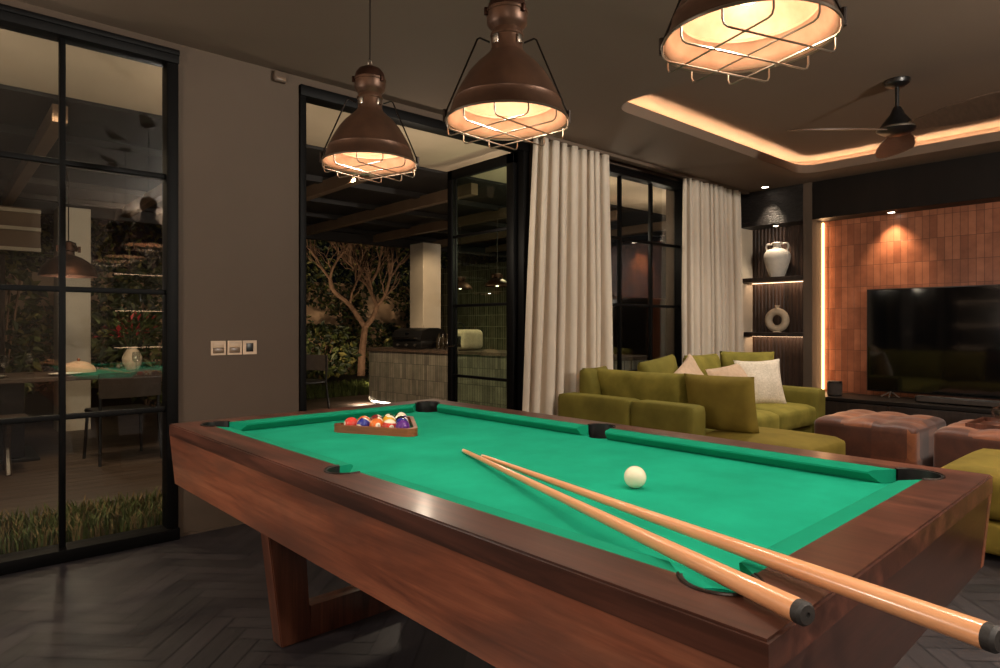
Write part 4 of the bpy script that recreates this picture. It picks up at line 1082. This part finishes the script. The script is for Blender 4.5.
b = MB(); rnd = random.Random(4); b2 = MB()
for k in range(160):
    d = Vector((rnd.gauss(0,1), rnd.gauss(0,1), abs(rnd.gauss(0,1))+.2)).normalized(); p = Vector((0,0,.3))+d*rnd.uniform(.1,.34)
    (b2 if rnd.random() < .3 else b).leaf(p, d+Vector((rnd.uniform(-.5,.5),)*3), Vector((0,0,1)), .09, .05)
for k in range(9): b.tube([(0,0,.1),(rnd.uniform(-.15,.15),rnd.uniform(-.15,.15),.45)], .004, 5)
b.build('foliage', M['leaf'], fv, world=False); b2.build('flowers', M['red'], fv, world=False)
# outdoor drape at the far left
def drape(x0, x1, y, z1, label):
    b = MB(); n = 60; vv = []
    for z in (.02, z1*.5, z1):
        for i in range(n+1): vv.append((x0+(x1-x0)*i/n, y+.05*math.sin(i*.9), z))
    b._add(vv, [(j*(n+1)+i, j*(n+1)+i+1, (j+1)*(n+1)+i+1, (j+1)*(n+1)+i) for j in range(2) for i in range(n)])
    o = b.build('outdoor_curtain', M['greyfab'], angle=80); m_ = o.modifiers.new('thickness', 'SOLIDIFY'); m_.thickness = .004
    setloc(o, ((x0+x1)/2, y, 0)); tag(o, label, 'curtain')
drape(-.6, .62, 8.9, 2.0, 'dark gathered outdoor curtain beyond the dining table')
rb = thing('roller_screen', 'taupe slatted screen above the dark outdoor curtain', 'screen', (0,8.95,2.3))
for z in (2.07,2.3,2.5): MB().box(-1.2,.95,8.93,8.97,z-.02,z+.02,.003).build('rail', M['white'], rb, smooth=False)
MB().box(-1.2,.95,8.975,8.985,2.05,2.54).build('screen_cloth', M['beam'], rb, smooth=False)

# ------------------------------------------------------------------ planting
def blades(name, n, rect, h, mats, label, seed):
    rnd = random.Random(seed); b = MB()
    for _ in range(n):
        x_ = rnd.uniform(rect[0],rect[1]); y_ = rnd.uniform(rect[2],rect[3]); L = h*rnd.uniform(.4,1.2)
        a = rnd.uniform(0,2*PI); ln = rnd.uniform(.1,.8)*L; w_ = .004*rnd.uniform(.8,1.8)*(h/.1)**.4
        c_, s_ = math.cos(a), math.sin(a)
        p = [Vector((x_-s_*w_,y_+c_*w_,-.03)),Vector((x_+s_*w_,y_-c_*w_,-.03)),Vector((x_+c_*ln*.4+s_*w_*.8,y_+s_*ln*.4-c_*w_*.8,L*.6)),Vector((x_+c_*ln*.4-s_*w_*.8,y_+s_*ln*.4+c_*w_*.8,L*.6)),Vector((x_+c_*ln,y_+s_*ln,L*.95))]
        b._add(p, [(0,1,2,3),(3,2,4)], 1 if rnd.random() < .35 else 0)
    o = b.build(name, mats, smooth=False, fixn=False); return tag(o, label, 'grass', None, 'stuff')
blades('grass_strip', 5200, (-.9,1.66,4.28,4.93), .10, [M['grass'],M['grassdry']], 'strip of short grass right outside the tall window', 5)
blades('lawn_grass', 7000, (3.0,10.5,10.1,11.9), .14, [M['grass'],M['leaf']], 'dim lawn beyond the patio by the bare tree', 6)
def foliage(name, n, fn_, L, mats, label, seed, weights=(.5,.8)):
    rnd = random.Random(seed); b = MB()
    for _ in range(n):
        p = fn_(rnd)
        if p is None: continue
        nf = len(b.bm.faces)
        d = Vector((rnd.uniform(-1,1), rnd.uniform(-1.2,.2), rnd.uniform(-1,.4)))
        b.leaf(Vector(p), d, Vector((rnd.uniform(-1,1),-1,rnd.uniform(0,1))), L*rnd.uniform(.6,1.3), L*.5)
        q = rnd.random(); mi = 0 if q < weights[0] else (1 if q < weights[1] else 2)
        b.bm.faces.ensure_lookup_table()
        for f in b.bm.faces[nf:]: f.material_index = mi
    o = b.build(name, mats, smooth=False, fixn=False); return tag(o, label, 'plants', None, 'stuff')
LM = [M['leafdark'],M['leaf'],M['leafyellow']]
def ivy(r):
    x_ = r.uniform(-2, 13); z = r.uniform(0, 3.6)
    k = noise.noise(Vector((x_*.9, z*.9, 3)))
    if k < -.24 and z < 2.3: return None
    return (x_, 14.9-abs(r.gauss(0,.25))-(.25 if z > 2.3 else 0), z)
foliage('ivy_foliage', 17000, ivy, .15, LM, 'climbing plants covering the garden wall', 11)
def cl_f(cx, cy, rx, ry, rz, cz):
    def f(r):
        d = Vector((r.gauss(0,1), r.gauss(0,1), r.gauss(0,1))).normalized()*r.uniform(.55,1)**.5
        return (cx+d.x*rx, cy+d.y*ry, max(.02, cz+d.z*rz))
    return f
def shrub(cx, cy, r, h, n, label, seed, mats=LM, w=(.4,.8)):
    t = thing('shrub', label, 'shrub', (cx,cy,0))
    o = foliage('foliage', n, cl_f(cx,cy,r,r,h/2,h/2+.1), .16, mats, '', seed, w)
    for k_ in ('label','category','kind'):
        if k_ in o.keys(): del o[k_]
    o.data.transform(Matrix.Translation((-cx,-cy,0))); o.parent = t
    rnd = random.Random(seed); b = MB()
    for k in range(6): b.tube([(rnd.uniform(-.1,.1),rnd.uniform(-.1,.1),-.03),(rnd.uniform(-r,r)*.6,rnd.uniform(-r,r)*.6,h*.8)], .014, 5)
    b.build('stem', M['bark'], t, world=False)
shrub(6.2,12.9,.8,1.2,900,'leafy shrub at the wall left of the bare tree',21)
shrub(8.6,13.0,.7,1.0,800,'leafy shrub at the wall right of the bare tree',22)
shrub(4.6,13.2,.7,2.2,900,'tall shrub nearest the door jamb by the pale wall',23,LM,(.3,.9))
shrub(10.6,12.3,.9,2.6,1100,'tall bush behind the pillar and the island',24,LM,(.6,.9))
shrub(2.4,10.4,.8,2.0,900,'green bush beyond the outdoor table by the window frame',25,LM,(.3,.8))
shrub(.55,10.3,.6,2.3,700,'yellow green bush between the dark drape and the pillar',26,LM,(.2,.75))
shrub(8.4,8.4,.7,2.3,900,'tall bush seen through the door glass above the island',27,LM,(.4,.85))
# bare frangipani tree
tb = thing('bare_tree', 'bare forked tree with pale branches beyond the patio', 'tree', (7.03,12.5,0))
rnd = random.Random(12)
def TP(u, v, dy=0):   # point on the tree's plane y = 12.5+dy seen at bearing u, height v
    l = (u-500)/FPX; y_ = 12.5+dy; fx, fy = math.cos(YAW), math.sin(YAW)
    t_ = y_/(fy-l*fx); return Vector(((fx+l*fy)*t_, y_, CAM_H-(v-326)/FPX*t_))
main = [([(361,376,0),(362,352,0),(365,327,.05)], .13, .10), ([(365,327,.05),(350,305,.2),(334,291,.3),(330,279,.3)], .085, .06), ([(365,327,.05),(373,317,-.1),(377,306,-.2)], .09, .075),
        ([(377,306,-.2),(371,292,-.1),(368,286,0)], .07, .06), ([(377,306,-.2),(385,295,-.3),(390,278,-.4)], .055, .045), ([(368,286,0),(358,276,.2),(352,266,.3)], .05, .04), ([(368,286,0),(377,272,-.1),(381,254,-.2)], .05, .035),
        ([(330,279,.3),(322,268,.4),(316,256,.5)], .045, .03), ([(330,279,.3),(333,268,.2),(340,256,.1)], .04, .03), ([(352,266,.3),(343,258,.4),(334,246,.5)], .04, .025), ([(352,266,.3),(350,254,.2),(351,243,.1)], .04, .025),
        ([(390,278,-.4),(389,262,-.4),(388,243,-.5)], .045, .028), ([(350,305,.2),(352,293,.1),(356,283,.1)], .04, .03), ([(356,283,.1),(355,270,.2),(347,262,.3)], .03, .02)]
b = MB(); b3 = MB()
for k, (P_, r0, r1) in enumerate(main):
    pts = catmull([TP(*p_) for p_ in P_], 5); n = len(pts)
    (b if k == 0 else b3).tube(pts, [.70*(r0+(r1-r0)*i/(n-1)) for i in range(n)], 8)
b.build('trunk', M['bark'], tb)
def twig(p, d, L, r, depth):
    q = p+d*L*.5+Vector((rnd.uniform(-.05,.05),)*3); e = p+d*L+Vector((0,0,.06*L))
    b3.tube([p,q,e], [r,r*.85,r*.7], 5)
    if depth > 0:
        for _ in range(2 if rnd.random() < .85 else 3):
            nd = (d+Vector((rnd.uniform(-.75,.75), rnd.uniform(-.6,.6), rnd.uniform(-.25,.65)))).normalized(); twig(e, nd, L*rnd.uniform(.6,.95), r*.7, depth-1)
for P_, r0, r1 in main[1:]:
    pts = catmull([TP(*p_) for p_ in P_], 5)
    for q_ in (2, 5, 8):
        if q_ < len(pts)-1 and P_[0][1] < 310:
            d = (pts[q_+1]-pts[q_]).normalized()
            twig(pts[q_], (d+Vector((rnd.uniform(-.9,.9), rnd.uniform(-.5,.1), rnd.uniform(.1,.6)))).normalized(), .26, max(.014, r1*.45), 3)
for P_, r0, r1 in main[4:]:
    e = TP(*P_[-1]); d = (e-TP(*P_[-2])).normalized()
    for _ in range(3):
        twig(e, (d+Vector((rnd.uniform(-.6,.6), rnd.uniform(-.4,.4), rnd.uniform(0,.4)))).normalized(), .34, r1*.6, 4)
b3.build('branches', M['bark'], tb)

# ------------------------------------------------------------------ lights
# unseen spots added near the ceiling to fill the room
WW = (1,.91,.79)
for x_, y_ in ((-.4,-1.0),(1.6,-1.3),(3.2,-1.2)):
    light('SPOT', 'room_fill_spot', (x_, y_, CH-.03), 190, WW, .08, spot_size=math.radians(150), spot_blend=.9)
for x_, y_ in ((4.6,.4),(5.6,2.4),(6.4,.3)):
    light('SPOT', 'room_fill_spot', (x_, y_, UC-.03), 110, WW, .06, spot_size=math.radians(135), spot_blend=.9)
for p_, t_, e_ in (((6.3,2.5,UC-.03),(5.95,2.97,.6),46),((4.9,2.3,UC-.03),(4.4,3.1,.6),30)):
    l = light('SPOT', 'room_fill_spot', p_, e_, WW, .05, spot_size=math.radians(56), spot_blend=.8); aim(l, t_)  # spots added to brighten the sofa cushions
# fill lights added in the part of the room behind the camera
light('POINT', 'back_fill_light', (-.5, -.7, 1.75), 34, WW, .15)
light('POINT', 'back_fill_light', (3.2, -1.6, 1.8), 25, WW, .15)
light('POINT', 'west_fill_light', (RX0+.3, 2.5, 1.35), 60, WW, .1)  # point light added to brighten the table's left side
# area lights added at shelf-top height to wash up the ceiling
l = light('AREA', 'ceiling_fill_light', (RX0+.16, 1.6, 2.08), 120, WW, shape='RECTANGLE', size=.2, size_y=3.2); l.rotation_euler = (PI, math.radians(-25), 0)
l = light('AREA', 'ceiling_fill_light', (3.0, RY0+.16, 2.28), 400, WW, shape='RECTANGLE', size=7, size_y=.2); l.rotation_euler = (PI+math.radians(-25), 0, 0)
# fill lights added outdoors
for x_ in (-.2, 1.43, 3.0, 4.2):
    light('POINT', 'soffit_fill_light', (x_, WY+.32, 2.0), 15, (1,.82,.62), .06)  # unseen point lights added to brighten the soffit
for x_ in (5.4, 6.6): light('POINT', 'soffit_fill_light', (x_, WY+.5, 2.25), 14, (1,.82,.62), .06)
def ospot(loc, tgt, e, size=60, col=(1,.74,.46)):
    l = light('SPOT', 'outdoor_fill_spot', loc, e, col, .05, spot_size=math.radians(size), spot_blend=.6); aim(l, tgt); return l  # spot added to brighten the patio and planting, no fixture
ospot((6.2,10.4,.1), (7.0,13.5,1.9), 170, 75)
ospot((4.6,11.5,.1), (5.2,15,2.5), 260, 90)
ospot((8.3,11.5,.1), (8.6,15,1.4), 150, 90)
ospot((5.5,7.6,2.5), (6.2,8.7,1.4), 60, 80)
ospot((3.4,7.6,2.55), (5.2,7.4,.4), 160, 90)
ospot((3.0,5.5,2.6), (5.0,6.2,.5), 200, 80)
ospot((6.2,6.6,2.5), (5.9,6.6,.8), 60, 120)
ospot((1.2,6.2,2.55), (1.3,9,1.3), 30, 90)
ospot((.9,6.4,2.5), (1.5,7.4,.8), 40, 70)
ospot((1.4,9.5,.2), (1.6,11,1.3), 26, 110)
ospot((.7,6.0,2.55), (.7,6.1,0), 70, 120)
ospot((.6,5.1,2.7), (.6,4.65,0), 60, 120)
ospot((6.8,6.5,2.4), (7.3,6.5,1.0), 60, 110)
w = bpy.data.worlds.new('night_sky'); S.world = w; w.use_nodes = True
w.node_tree.nodes['Background'].inputs[0].default_value = (.10,.11,.14,1); w.node_tree.nodes['Background'].inputs[1].default_value = .01
S.cycles.max_bounces = 10; S.cycles.diffuse_bounces = 5; S.cycles.glossy_bounces = 5; S.cycles.transparent_max_bounces = 16
S.cycles.sample_clamp_indirect = 6
